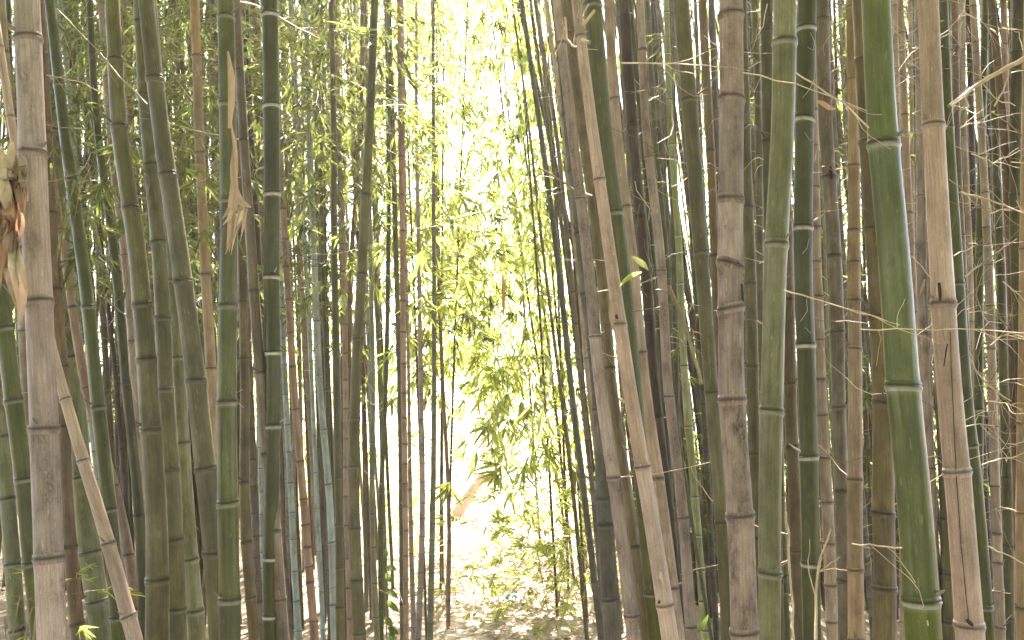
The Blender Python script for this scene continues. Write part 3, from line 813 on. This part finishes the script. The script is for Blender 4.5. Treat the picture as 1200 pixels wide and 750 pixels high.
def twig_mesh(name, runs, mat, base):
    VV, FF, n = [], [], 0
    for P, r0, r1, sd in runs:
        v, q, _ = tube_np([tuple(p) for p in P], np.linspace(r0, r1, len(P)), sd)
        VV.append(v); FF.append(q + n); n += len(v)
    return npmesh(name, np.concatenate(VV) - np.asarray(base), np.concatenate(FF), [mat], None, True)

def bare_branch(rec, z, yaw, L, mat, r0=.0022, subs=4, up=.5):
    p = rec['C'](z)[0]
    d = Vector((math.cos(yaw), math.sin(yaw), up))
    main = curl(p, d, L, 9, R.uniform(.0, .5), .09)
    runs = [(main, r0, r0 * .35, 5)]
    for s_ in range(subs):
        k = R.randrange(2, 8)
        dv = (main[k] - main[k - 1]).normalized() + Vector((R.gauss(0, .7), R.gauss(0, .7), R.gauss(0, .6)))
        runs.append((curl(main[k], dv, L * R.uniform(.15, .5), 6, .4, .2), r0 * .5, r0 * .2, 3))
    o = link('branch', twig_mesh('branch', runs, mat, rec['base']), rec['root'])
    return o, main

def leafy_branch(rec, z, yaw, L, nspr=5, up=.45):
    br, main = bare_branch(rec, z, yaw, L, TWIG, .002, 2, up)
    C = [main[R.randrange(3, 9)] + Vector((R.gauss(0, .02), R.gauss(0, .02), R.gauss(0, .02))) for _ in range(nspr)]
    yw = np.array([yaw + R.gauss(0, .8) for _ in C])
    o = foliage('leaves', [tuple(v) for v in C], TPL, [LEAF_SHADED, TWIG], br, rec['base'], yaw=yw, scale=(.55, .95))
    tag(o, kind='stuff')

for rec in list(CULMS):
    px = rec['C'](zat(375, rec['d']))[0]
    sx = px[0] / depth(px[1], px[2]) * F + 600
    if rec['w'] < 4.5: continue
    left = sx < 560
    for z in rec['zs']:
        if not (zat(760, rec['d']) < z < zat(-40, rec['d'])): continue
        frac = (z - zat(750, rec['d'])) / (zat(0, rec['d']) - zat(750, rec['d']))
        if left:
            if rec['w'] < 18 and frac > .45 and R.random() < .34:
                leafy_branch(rec, z, R.uniform(.3, 2.8), R.uniform(.4, .8), R.randrange(3, 7))
            elif rec['w'] < 14 and R.random() < .12:
                bare_branch(rec, z, R.uniform(.2, 2.9), R.uniform(.2, .5), TWIG_DARK, .0016, 3)
        else:
            pr = .10 + (.22 if sx > 1040 else 0)
            if rec['w'] < 24 and R.random() < pr:
                bare_branch(rec, z, R.uniform(.2, 2.9) if R.random() < .8 else R.uniform(-.5, 3.6), R.uniform(.2, .5), R.choice([TWIG_PALE, TWIG_PALE, TWIG]), .0018, R.randrange(2, 6), R.uniform(-.1, .8))
            elif rec['w'] < 12 and frac > .5 and R.random() < .10:
                leafy_branch(rec, z, R.uniform(.3, 2.8), R.uniform(.3, .6), R.randrange(2, 4))

# sheath: a curled, tapering papery blade given by a centre line in the picture
def sheath_np(P, widths, twist=.6, cup=.5, n=5):
    A = np.array([tuple(p) for p in P], float); W_ = np.array(widths, float)
    tk = np.arange(len(A)); tf = np.linspace(0, len(A) - 1, (len(A) - 1) * 4 + 1)
    m_ = np.gradient(A, axis=0); k_ = np.clip(tf.astype(int), 0, len(A) - 2); u_ = (tf - k_)[:, None]
    P = (2*u_**3 - 3*u_**2 + 1) * A[k_] + (u_**3 - 2*u_**2 + u_) * m_[k_] + (-2*u_**3 + 3*u_**2) * A[k_+1] + (u_**3 - u_**2) * m_[k_+1]
    widths = np.interp(tf, tk, W_)
    P = [Vector(p) for p in P]
    V, Fq = [], []
    m = len(P)
    for i, p in enumerate(P):
        t = (P[min(i + 1, m - 1)] - P[max(i - 1, 0)]).normalized()
        side = t.cross(Vector((0, 1, 0))).normalized()
        a = twist * i / (m - 1)
        nrm = t.cross(side)
        s1 = side * math.cos(a) + nrm * math.sin(a)
        n1 = t.cross(s1)
        for k in range(n):
            u = k / (n - 1) * 2 - 1
            V.append(p + s1 * u * widths[i] / 2 - n1 * (1 - u * u) * cup * widths[i] / 2)
        if i:
            for k in range(n - 1):
                a0 = (i - 1) * n + k
                Fq.append((a0, a0 + 1, a0 + n + 1, a0 + n))
    return np.array([tuple(v) for v in V]), np.array(Fq)

def sheath(pix, wpx, d, mat, parent=None, base=None, twist=.6, cup=.5, name='sheath'):
    pts = [at(x, y, d + (dd if dd else 0)) for (x, y, dd) in pix]
    v, f = sheath_np(pts, [w_ * d / F for w_ in wpx], twist, cup)
    if base is not None: v = v - np.asarray(base)
    o = link(name, npmesh(name, v, f, [mat], None, True), parent)
    return o

# peeling sheath on the smooth green culm
r = K['L17']; d = r['d'] - .045
sheath([(267, 60, 0), (271, 90, 0), (271, 120, -.01), (269, 150, -.01)], [2, 9, 9, 5], d, SHEATH, r['root'], r['base'], .3)
sheath([(270, 140, 0), (276, 180, 0), (274, 215, -.01), (272, 240, -.02), (270, 262, -.02), (266, 290, -.03)], [2, 6, 9, 12, 9, 2], d, SHEATH, r['root'], r['base'], .5)
sheath([(273, 175, 0), (272, 205, 0), (280, 232, -.02), (288, 240, -.03), (294, 243, -.03)], [2, 5, 8, 7, 2], d - .01, SHEATH, r['root'], r['base'], -.6)
sheath([(284, 238, -.01), (281, 255, -.03), (273, 275, -.03), (264, 298, -.03)], [7, 11, 9, 2], d - .012, SHEATH, r['root'], r['base'], .7)
sheath([(276, 190, 0), (277, 215, -.01), (276, 240, -.02), (272, 268, -.035)], [2, 4, 5, 1], d - .02, SHEATH, r['root'], r['base'], -1.0)
for k in range(7):
    x0 = 268 + 3.4 * k; y0 = 250 - 2 * abs(k - 3); e = 270 + R.uniform(0, 34) - 5 * abs(k - 3)
    sheath([(x0, y0, -.02), (x0 - 3, (y0 + e) / 2, -.03), (x0 - 8 + R.uniform(-3, 3), e, -.035)], [4, 4.5, .6], d - .018 - .002 * k, [SHEATH, SHEATH_PALE][k % 2], r['root'], r['base'], R.uniform(-.8, .8))
# dry curled sheaths at the left edge
r = K['L0']; d = 1.72
Rs = random.Random(3)
for k in range(28):
    x0 = Rs.uniform(-6, 23); y0 = Rs.uniform(165, 270); L = Rs.uniform(50, 120); dx = Rs.uniform(-9, 12)
    pix = [(x0 + dx * t + 4 * math.sin(t * 5 + k), y0 + L * t, -.05 * math.sin(t * 3) * Rs.random()) for t in (0, .2, .4, .6, .8, 1)]
    ww = Rs.uniform(9, 18)
    sheath(pix, [ww * q for q in (.3, .8, 1, .9, .6, .15)], d - .02 * Rs.random(), [SHEATH_PALE, SHEATH, SHEATH_PALE, SHEATH_OR][k % 4], r['root'], r['base'], Rs.uniform(-1.2, 1.2), Rs.uniform(.4, .9))
# stub of a broken branch on the frontmost tan culm
r = K['R3']; d = r['d']
for (a, b, rad_) in (((683, 30), (697, 12), .0045), ((682, 47), (691, 50), .005)):
    p0, p1 = at(a[0], a[1], d - .02), at(b[0], b[1], d - .05)
    v, q, _ = tube_np([tuple(p0), tuple((p0 + p1) / 2), tuple(p1)], [rad_, rad_ * .9, rad_ * .8], 8)
    link('branch_stub', npmesh('branch_stub', v - np.asarray(r['base']), q, [TWIG_PALE]), r['root'])
# strips of split sheath against tan culms
sheath([(721, 345, 0), (717, 358, -.01), (716, 372, -.02), (721, 392, -.01)], [2, 6, 5, 2], r['d'] - .03, SHEATH, r['root'], r['base'])
# crack and groove lines
def groove(rec, pix, wpx, mat, name='crack', off=1.0):
    P = []
    for (x, y) in pix:
        z = zat(y, rec['d']); cp = rec['C'](z)[0]; rr = float(rec['rad'](z)) * 1.06
        px_ = at(x, y, rec['d'])[0]
        dx = max(-.95 * rr, min(.95 * rr, px_ - cp[0]))
        P.append((cp[0] + dx, cp[1] - math.sqrt(max(rr * rr - dx * dx, 0)) + .0005, z))
    v, q, _ = tube_np(P, [wpx * rec['d'] / F / 2 * (.5 + .5 * math.sin(math.pi * (i + .5) / len(P))) for i in range(len(P))], 5)
    link(name, npmesh(name, v - np.asarray(rec['base']), q, [mat]), rec['root'])
DARK = simple_mat('dark_hole', (.03, .02, .015), (.02, .014, .01), 30, .9)
groove(K['R19'], [(1107, 390), (1108, 430), (1110, 480), (1114, 560), (1119, 640), (1124, 700), (1127, 728)], .9, DARK)
groove(K['R19'], [(1096, 333), (1097, 345), (1097, 354)], 4, DARK, 'hole')
groove(K['R19'], [(1124, 722), (1127, 726), (1130, 729)], 5, DARK, 'hole')
groove(K['R19'], [(1101, 430), (1103, 410), (1104, 404)], 1.5, DARK)
groove(K['R15'], [(971, 197), (972, 205), (972, 212)], 3.5, DARK, 'hole')
groove(K['R11'], [(866, 335), (867, 350), (869, 358)], 3, DARK, 'scar')
groove(K['R3'], [(772, 702), (771, 706)], 3.5, DARK, 'hole')
groove(K['R3'], [(721, 370), (722, 375)], 4, DARK, 'hole')
CHALK = simple_mat('chalky_scrawl', (.34, .36, .31), (.25, .28, .22), 60, .8)
for pix in ([(944, 45), (950, 55), (948, 65), (941, 62)], [(936, 120), (944, 110), (950, 98)], [(938, 160), (945, 170), (951, 165), (950, 175)], [(936, 300), (941, 294), (944, 282)], [(935, 378), (942, 366), (941, 352)], [(940, 385), (946, 392)]):
    groove(K['R14'], pix, .8, CHALK, 'scrawl')
groove(K['R18'], [(1076, 722), (1077, 728)], 2, CHALK, 'nick')

# ------------------------------------------------------------------ dead twigs caught across the culms
def dead_twig(label, pix, w0, w1, d, mat=None, subs=0, cat='twig', name='dead_twig', dd=.05):
    mat = mat or TWIG_PALE
    n = len(pix)
    P = [at(x, y, d + dd * math.sin(i * 1.3)) for i, (x, y) in enumerate(pix)]
    # subdivide with a gentle wobble
    Q = [P[0]]
    for a, b in zip(P, P[1:]):
        L = (b - a).length
        for t in (.33, .66, 1):
            Q.append(a.lerp(b, t) + (Vector((R.gauss(0, 1), R.gauss(0, 1), R.gauss(0, 1))) * L * .012 if t < 1 else Vector((0, 0, 0))))
    runs = [(Q, w0 * d / F / 2, w1 * d / F / 2, 6)]
    for s_ in range(subs):
        k = R.randrange(1, len(Q) - 1)
        dv = (Q[k + 1] - Q[k]).normalized() + Vector((R.gauss(0, .6), R.gauss(0, .5), R.gauss(0, .7)))
        runs.append((curl(Q[k], dv, R.uniform(.04, .16), 6, .3, .2), w0 * d / F / 2 * .45, w1 * d / F / 2 * .3, 4))
    base = Q[0]
    o = link(name, twig_mesh(name, runs, mat, base), None, base)
    tag(o, label, cat, 'dead twigs caught among the culms')
    return o
dead_twig('thick pale slanting twig in the thicket below the upper right corner', [(1112, 124), (1140, 103), (1170, 85), (1204, 66)], 4, 6, 1.55, subs=3)
dead_twig('pale twig sloping steeply from the grey green culm to the widest green one', [(932, 85), (960, 103), (990, 122), (1018, 150)], 2, 2.2, 1.6, subs=2)
dead_twig('pale twig sloping from the ringed green culm, lower and flatter of two at the top', [(870, 85), (932, 98), (965, 110), (1016, 130)], 1.6, 1.4, 1.63, subs=1)
dead_twig('nearly level thin twig strung from the dark brown culm to the thick mottled one', [(728, 74), (760, 74), (800, 75), (842, 79)], 1.8, 1.2, 1.75, subs=6)
dead_twig('long thin twig crossing the white ringed and orange tan culms at mid height', [(918, 340), (950, 349), (990, 361), (1037, 376)], 2, 1.6, 1.6, subs=2)
dead_twig('level straw thin twig strung across the cracked tan culm at mid height', [(1008, 386), (1075, 386), (1140, 386), (1205, 391)], 1.5, 1.6, 1.5, subs=4)
dead_twig('short level twig near the bottom left of the widest green culm', [(998, 637), (1030, 640), (1057, 642)], 1.6, 2.2, 1.6, subs=2)
dead_twig('thin bright twig sloping to the right edge at lower right', [(1157, 640), (1175, 648), (1204, 663)], 1.8, 1.5, 1.7)
dead_twig('brown twig rising steeply right of the white ringed culm near the bottom', [(956, 750), (956, 700), (961, 655), (974, 620)], 4, 2, 1.95, TWIG_PALE, 4)
dead_twig('straw strip hanging between the grey green and olive brown culms near the bottom', [(921, 600), (924, 640), (927, 690), (931, 755)], 3, 2.5, 1.95, TWIG_PALE, 3)
dead_twig('tan twig leaning across the bright strip left of the big olive culm', [(783, 335), (797, 365), (810, 405), (822, 450)], 5, 4, 2.3, TWIG, 4)
dead_twig('long diagonal twig across the leafy upper left', [(66, 10), (100, 45), (140, 90), (172, 122)], 1.6, 1.8, 2.0, TWIG, 4)
dead_twig('dark forked twig in front of the clean green culm at the upper left', [(55, 88), (75, 92), (98, 97), (125, 112)], 1.6, 1.2, 1.9, TWIG_PALE, 3)
dead_twig('dark twig running down to the first big olive culm at mid height', [(115, 345), (135, 360), (158, 377)], 1.8, 1.3, 2.1, TWIG_DARK, 2)
dead_twig('curved pale twig in the thicket at the right, below the thick slanting one', [(1125, 225), (1150, 232), (1175, 240), (1204, 252)], 3, 2, 1.9, subs=5)
dead_twig('twig rising to the right through the thicket at mid height', [(1130, 325), (1150, 310), (1170, 295), (1192, 280)], 2.6, 1.6, 1.8, TWIG, 4)
dead_twig('pale hooked twig beside the widest green culm, left of the cracked tan one', [(1068, 300), (1078, 310), (1090, 325)], 1.5, 1.2, 1.7, subs=2)
dead_twig('thin twig arching in the lower right thicket beside the slim green culm', [(1137, 420), (1146, 438), (1158, 452), (1185, 470)], 1.8, 1.3, 1.8, subs=4)
dead_twig('broken dark branch pointing left from the leaning tan culms toward the gap', [(694, 230), (672, 222), (655, 210), (632, 197)], 3.4, 1.6, 2.4, TWIG, 5)
dead_twig('wiry twig looped around the tops of the leaning tan culms', [(662, 20), (664, 45), (672, 55), (676, 30), (690, 5)], 3, 2, 2.05, TWIG_PALE, 3)
twl = ['fine broken twiglet in the thicket, %s' % t for t in ('uppermost of all', 'highest beside the widest green culm', 'near the pale slanting twig', 'under the pale slanting twig',
    'against the cracked tan culm', 'beside the slim leafy green culm', 'left of the brown thicket culm', 'near the dark corner culm', 'at mid height by the right edge', 'in front of the dark green leaning culm',
    'just above the level straw twig', 'just below the level straw twig', 'close to the pale yellow culm', 'lowest near the right edge', 'lowest beside the cracked tan culm', 'lowest beside the dark green leaning culm')]
twp = [(1130, 15), (1050, 60), (1125, 150), (1160, 130), (1112, 210), (1138, 180), (1160, 250), (1185, 190), (1175, 330), (1118, 300), (1150, 365), (1160, 405), (1158, 470), (1180, 520), (1130, 500), (1150, 545)]
for k in range(16):   # the fine mesh of broken twiglets in the right thicket
    x0, y0 = twp[k]; a = R.uniform(-.9, .9); L = R.uniform(25, 60)
    dead_twig(twl[k], [(x0, y0), (x0 + L * .5 * math.cos(a), y0 + L * .5 * math.sin(a)), (x0 + L * math.cos(a), y0 + L * math.sin(a) + 6)], 1.6, 1, R.uniform(1.8, 2.6), R.choice([TWIG_PALE, TWIG_PALE, TWIG]), 5)

# single leaves that catch the eye
def single_leaf(label, cat, pix, wpx, d, mat, name):
    o = sheath(pix, wpx, d, mat, None, None, .5, .35, name)
    b = at(pix[0][0], pix[0][1], d)
    me = o.data
    for v_ in me.vertices: v_.co -= b
    o.location = b
    tag(o, label, cat)
single_leaf('orange brown dead leaf lodged left of the orange tan culm near the top', 'leaf', [(956, 118, 0), (964, 121, 0), (972, 126, 0), (979, 128, 0)], [3, 6, 6, 2], 1.62, SHEATH_OR, 'dry_leaf')
LEAF_YEL = leaf_mat('yellowing_leaf', (.24, .25, .10), (.2, .22, .08), .1, .2)
single_leaf('yellowing pointed leaf in front of the very dark brown culm', 'leaf', [(740, 301, 0), (747, 305, 0), (754, 310, 0), (760, 317, 0)], [3, 7, 7, 1], 1.9, LEAF_YEL, 'leaf')
single_leaf('small green leaf beneath the yellowing one by the green culm', 'leaf', [(726, 336, 0), (733, 328, 0), (742, 322, 0), (752, 319, 0)], [1, 5, 6, 1], 1.9, LEAF, 'leaf')
single_leaf('small bright green leaf near the bottom between thin stems', 'leaf', [(818, 741, 0), (822, 734, 0), (827, 727, 0), (830, 720, 0)], [2, 7, 6, 1], 3.0, LEAF_BROAD, 'leaf')
single_leaf('round pale green leaf beside the straight grey olive culm', 'leaf', [(401, 345, 0), (402, 351, 0), (403, 358, 0), (403, 364, 0)], [3, 10, 9, 2], 3.4, LEAF_YEL, 'leaf')
single_leaf('brown sheath hanging straight down in the middle of the bright foliage', 'sheath', [(589, 322, 0), (590, 335, 0), (590, 350, 0), (590, 370, 0)], [2, 4, 4.5, 2.5], 5.0, SHEATH_OR, 'hanging_sheath')
single_leaf('pale dry leaf tilted beside the pale node behind the widest green culm', 'leaf', [(1084, 327, 0), (1081, 336, 0), (1078, 346, 0)], [2, 4, 1], 1.62, SHEATH, 'dry_leaf')

# ------------------------------------------------------------------ foliage
def pick(n, x0, x1, y0, y1, d0, d1, rng, keep=None):
    out = []
    while len(out) < n:
        px, py, d_ = rng.uniform(x0, x1), rng.uniform(y0, y1), rng.uniform(d0, d1)
        if keep and not keep(px, py, d_): continue
        p = at(px, py, d_)
        if p.z > .05: out.append(tuple(p))
    return out
def hole(px, py, d_):
    return ((px - 568) / 36) ** 2 + ((py - 132) / 58) ** 2 > 1 + .5 * math.sin(px * .3) and ((px - 545) / 30) ** 2 + ((py - 450) / 60) ** 2 > 1

# young bamboos leaning over the path: thin culm with its own foliage
spec = [
 # px top, px bottom, d, number of sprays, foliage x range, y range, label
 (470, 500, 6.0, 110, (430, 520), (-60, 330), 'slim leafy bamboo left of the sky gap, its foliage hanging over the left stems'),
 (520, 516, 8.0, 260, (470, 575), (-60, 240), 'slim leafy bamboo at the top centre, just left of the sky gap'),
 (548, 522, 7.5, 110, (500, 560), (180, 400), 'slim leafy bamboo behind the last left stem, foliage at mid height'),
 (640, 668, 8.0, 270, (590, 680), (-60, 200), 'slim leafy bamboo right of the sky gap, foliage filling the top'),
 (606, 655, 7.0, 90, (560, 650), (190, 400), 'slim leafy bamboo with sprays drooping in the middle over the path'),
 (630, 690, 6.8, 50, (595, 680), (370, 500), 'slim leafy bamboo with the lowest long drooping sprays right of the path'),
 (585, 640, 11.0, 230, (520, 640), (240, 400), 'far slim leafy bamboo closing the view above the path'),
]
rngf = np.random.default_rng(21)
for (xt, xb, d_, ns, xr, yr, lab) in spec:
    rec = make_culm(lab, 'olive_brown', (2.2, 3.2), [(0, xt), (375, (xt * .45 + xb * .55)), (750, xb)], None, d_ / (F * (.022 + .0011 * 2.7) / 2.7), parts=False, name='young_bamboo')
    C = pick(ns, xr[0], xr[1], yr[0], yr[1], d_ - 1.1, d_ + 2.6, rngf, hole)
    o = foliage('foliage', C, TPL, [LEAF, TWIG], rec['root'], rec['base'], rngf, scale=(1.0, 1.8), pitch=(.1, 1.2))
    tag(o, kind='stuff')
# leafy bush at the lower right of the path
def bush(name, label, cat, n, x0, x1, y0, y1, d0, d1, mats=None, scale=(.6, 1.1), pitch=(-.9, .5), stems=6, tp=None):
    C = pick(n, x0, x1, y0, y1, d0, d1, rngf)
    dm = (d0 + d1) / 2
    b = at((x0 + x1) / 2, 600, dm); b.z = 0
    root = empty(name, b)
    o = foliage('foliage', C, tp or TPL, mats or [LEAF, TWIG], root, b, rngf, scale=scale, pitch=pitch)
    tag(o, kind='stuff')
    for k in range(stems):
        e = Vector(C[R.randrange(len(C))])
        s0 = b + Vector((R.uniform(-.15, .15), R.uniform(-.15, .15), -.02))
        mid = (s0 + e) / 2 + Vector((0, 0, .1))
        v, q, _ = tube_np([tuple(s0), tuple(mid), tuple(e)], [.004, .003, .0015], 5)
        link('stem', npmesh('stem', v - np.asarray(b), q, [TWIG]), root)
    tag(root, label, cat)
bush('bamboo_shrub', 'low bright green bamboo shrub at the lower right of the path', 'shrub', 190, 592, 695, 570, 725, 6.2, 8.2)
bush('bamboo_shrub', 'farther bright bamboo shrub behind the low one right of the path', 'shrub', 170, 618, 690, 440, 610, 8.5, 11.5)
bush('bamboo_shrub', 'small leafy clump at the foot of the last stem left of the path', 'shrub', 16, 515, 548, 660, 715, 7.2, 7.8)
bush('bamboo_shrub', 'leaf tuft in the bottom left corner beside the thickest pale culm', 'shrub', 10, 5, 45, 680, 740, 2.2, 2.6, scale=(.3, .55))
# broad leaved climber between the left stems
base = at(455, 740, 5.5); base.z = 0
root = empty('broad_leaf_plant', base)
v, q, _ = tube_np([(base.x, base.y, 0), tuple(at(452, 700, 5.5)), tuple(at(456, 660, 5.5)), tuple(at(450, 625, 5.5))], [.004, .0035, .003, .002], 5)
link('stem', npmesh('stem', v - np.asarray(base), q, [TWIG]), root)
for (lx, ly, dx, dy) in ((453, 664, 12, 4), (452, 672, 9, 12), (453, 690, 14, 12), (454, 704, 14, 14), (452, 722, 8, 14), (455, 735, 12, 8), (458, 740, 4, 14), (455, 650, -8, -4)):
    pix = [(lx + dx * t, ly + dy * t, .02 * t) for t in (0, .3, .65, 1)]
    sheath(pix, [2, 8, 8, 1], 5.5, LEAF_BROAD, root, base, .6, .3, 'leaf')
tag(root, 'broad leaved climber between the left stems at the bottom beside the path', 'plant')

# the rest of the grove beyond the counted stems
rg = np.random.default_rng(77)
VV, FF, MM, CC, NV, n = [], [], [], [], [], 0
k = 0
while k < 300:
    y = rg.uniform(6.5, 14); x = rg.uniform(-.75, .75) * y
    pxs = 600 + x / y * F
    if 330 < pxs < 700 or abs(x) < .95: continue
    r0 = rg.uniform(.014, .026); ln = rg.normal(-.02, .05) + (-.06 if x > 0 else 0)
    zz = np.linspace(-.05, 11, 12); P = np.stack([x + ln * zz + .02 * zz * np.sin(zz * .4 + k), y + rg.normal(0, .02) * zz, zz], 1)
    nz = []; z = -.05
    while z < 11:
        nz += [z, z + .01, z + .3 * rg.uniform(.8, 1.2)]; z = nz[-1] + .01
    nz = np.array(nz); P = np.stack([np.interp(nz, zz, P[:, i]) for i in range(3)], 1)
    isn = (np.arange(len(nz)) % 3 == 0)
    v, q, loc = tube_np(P, r0 * np.clip(1 - .06 * nz, .3, 1) * np.where(isn, 1.14, 1), 6)
    VV.append(v); FF.append(q + n); n += len(v); MM.append(np.full(len(q), rg.integers(0, 4))); CC.append(loc)
    NV.append(np.stack([np.where(isn, .1, 1.).repeat(6), np.ones(len(v)), (isn * .6).repeat(6)], 1)); k += 1
tag(link('far_culms', npmesh('far_culms', np.concatenate(VV), np.concatenate(FF), [MAT['olive_brown'], MAT['dark_brown'], MAT['olive'], MAT['brown']], np.concatenate(MM), True,
    {'cc': np.concatenate(CC), 'nv': np.concatenate(NV)})), 'screen of countless thin shaded culms deep behind both sides of the grove', 'bamboo culms', kind='stuff')

# foliage in and behind the two groves, then unseen foliage that blocks light
def stuff(name, label, cat, C, tp, mats, **kw):
    o = foliage(name, C, tp, mats, None, None, rngf, **kw)
    tag(o, label, cat, None, 'stuff')
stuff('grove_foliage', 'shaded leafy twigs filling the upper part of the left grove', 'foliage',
      pick(1100, 30, 430, -60, 330, 3.2, 7.5, rngf, lambda x, y, d: rngf.random() > y / 420), TPL, [LEAF_SHADED, TWIG_DARK], scale=(.4, .8))
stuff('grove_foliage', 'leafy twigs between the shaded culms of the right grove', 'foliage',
      pick(420, 690, 1220, -60, 620, 4.5, 9, rngf), TPL, [LEAF_SHADED, TWIG], scale=(.6, 1.0))

def wall(n, x0, x1, y0, y1, zf, seed, keep=None):
    rg = np.random.default_rng(seed); out = []
    while len(out) < n:
        x, y = rg.uniform(x0, x1), rg.uniform(y0, y1)
        z = rg.uniform(.1, zf)
        if keep and not keep(x, y, z, rg): continue
        out.append((x, y, z))
    return out
def kw_(x, y, z, rg):
    dz = z - CAMZ; px = 600 + x / depth(y, z) * F
    ang = math.atan2(dz, y) - PITCH; py = 375 - math.tan(ang) * F
    if abs(x - path_x(y)) < .8 and z < 1.7: return False
    if ((px - 568) / 40) ** 2 + ((py - 130) / 60) ** 2 < 1: return False
    if abs(x - .2) < .22 * y and rg.random() > .5: return False
    if abs(x - .5) < 1.9 and z > (4.6 if y < 14 else 6.5): return False
    # clumpy
    nz = math.sin(x * 1.7 + 1.3 * math.sin(z * 1.1)) * math.sin(z * 1.9 + y * .8) 
    return nz > -.6 + .3 * rg.random()
stuff('background_foliage', 'sunlit mass of bamboo leaves behind both groves', 'foliage', wall(17000, -12, 12, 10.5, 17, 11, 31, kw_), TPL_S, [LEAF, TWIG], scale=(.9, 1.5), pitch=(-.1, 1.1))
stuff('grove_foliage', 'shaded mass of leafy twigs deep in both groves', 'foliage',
      wall(3000, -10, 10, 6.5, 11, 8, 47, lambda x, y, z, rg: abs(x - .05) > .2 * y and abs(x - .1) > 1.3 and z > (2.2 if x > -.35 * y and x < 0 else .9)), TPL_S, [LEAF_SHADED, TWIG], scale=(.9, 1.4))
def kc(x, y, z, rg):  # unseen crowns, shaped to dim the near culms and let sun into the centre
    if y < 1.5: return z > 3.4 + .15 * abs(y)
    return z > CAMZ + y * .56 + 1.15 and not (-1.1 < x < 2.0 and y > 4.2) and not (abs(x - .1) < .9)
stuff('unseen_canopy_foliage', 'unseen leafy bamboo canopy overhead, shaped to dim the near culms and let sun into the centre', 'foliage', 
      [p for p in wall(13000, -10, 10, -7, 14, 11.5, 41, kc)], TPL_C, [LEAF, TWIG], scale=(.8, 1.3))

stuff('grove_foliage', 'unseen leafy bamboo added behind the viewpoint to cut low sky light', 'foliage',  # unseen foliage added to block low sky light on the near culms
      wall(2600, -8, 8, -7, -2.5, 4.5, 43, lambda x, y, z, rg: abs(x) > .9), TPL_C, [LEAF, TWIG], scale=(.8, 1.3))

VV, FF, n = [], [], 0
rt = random.Random(99)
for k in range(950):
    if k % 5 < 3: p = at(rt.uniform(1040, 1215) if k % 2 else rt.uniform(735, 1050), rt.uniform(-40, 560) if k % 2 else rt.uniform(-40, 400), rt.uniform(2.3, 6))
    else: p = at(rt.uniform(60, 440), rt.uniform(-40, 480), rt.uniform(3, 7))
    P = curl(p, (rt.gauss(0, 1), rt.gauss(0, .6), rt.gauss(.2, .8)), rt.uniform(.08, .4), 6, .3, .28, rt)
    v, q, _ = tube_np([tuple(a_) for a_ in P], np.linspace(.0016, .0005, 6), 3)
    VV.append(v); FF.append(q + n); n += len(v)
mi = np.repeat(np.array([rt.choice([0, 0, 1, 2]) for _ in VV]), len(FF[0]))
tag(link('twig_tangle', npmesh('twig_tangle', np.concatenate(VV), np.concatenate(FF), [TWIG_PALE, TWIG, TWIG_DARK], mi)),
    'tangle of fine dry twiglets between the culms on both sides', 'twigs', kind='stuff')

# ------------------------------------------------------------------ small things on the path
P = [at(530, 606, 14), at(542, 591, 14.1), at(554, 574, 14.2), at(566, 557, 14.3)]
P = [Vector((p.x, p.y, max(.05, p.z))) for p in P]
v, q, _ = tube_np([tuple(p) for p in P], [.12, .115, .11, .1], 12)
b = P[0]
tag(link('fallen_log', npmesh('fallen_log', v - np.asarray(b), q, [LOGM]), None, b), 'reddish broken log slanting up beside the far bright path', 'log')
b = at(599, 701, 7.4); b.z = .03
VV = []
for i in range(5):
    for j in range(5):
        VV.append(((i - 2) * .03 + R.gauss(0, .006), (j - 2) * .03 + R.gauss(0, .006), .03 * math.sin(i * 1.7) * math.cos(j * 1.3) + .05))
Fq = [(i * 5 + j, i * 5 + j + 1, i * 5 + j + 6, i * 5 + j + 5) for i in range(4) for j in range(4)]
tag(link('plastic_scrap', npmesh('plastic_scrap', VV, Fq, [SCRAP], None, False), None, b), 'small pale blue crumpled scrap on the path beside the bright shrub', 'litter')

HZ = NT('added_haze')  # thin volume added for a bloom-like glow around the bright gap
pv_ = HZ.n('VolumePrincipled')
pv_.inputs['Color'].default_value = (.97, .97, .97, 1)
pv_.inputs['Density'].default_value = .0016
pv_.inputs['Anisotropy'].default_value = .6
HZ.l(pv_.outputs[0], HZ.out.inputs['Volume'])
hv = [(x, y, z) for x in (-950, 950) for y in (-650, 1600) for z in (-1, 12.5)]
hf = [(0, 1, 3, 2), (4, 6, 7, 5), (0, 4, 5, 1), (2, 3, 7, 6), (0, 2, 6, 4), (1, 5, 7, 3)]
tag(link('added_haze', npmesh('added_haze', hv, hf, [HZ.m], None, False)), 'thin volume added to make the centre of the grove glow', 'added_haze', kind='stuff')
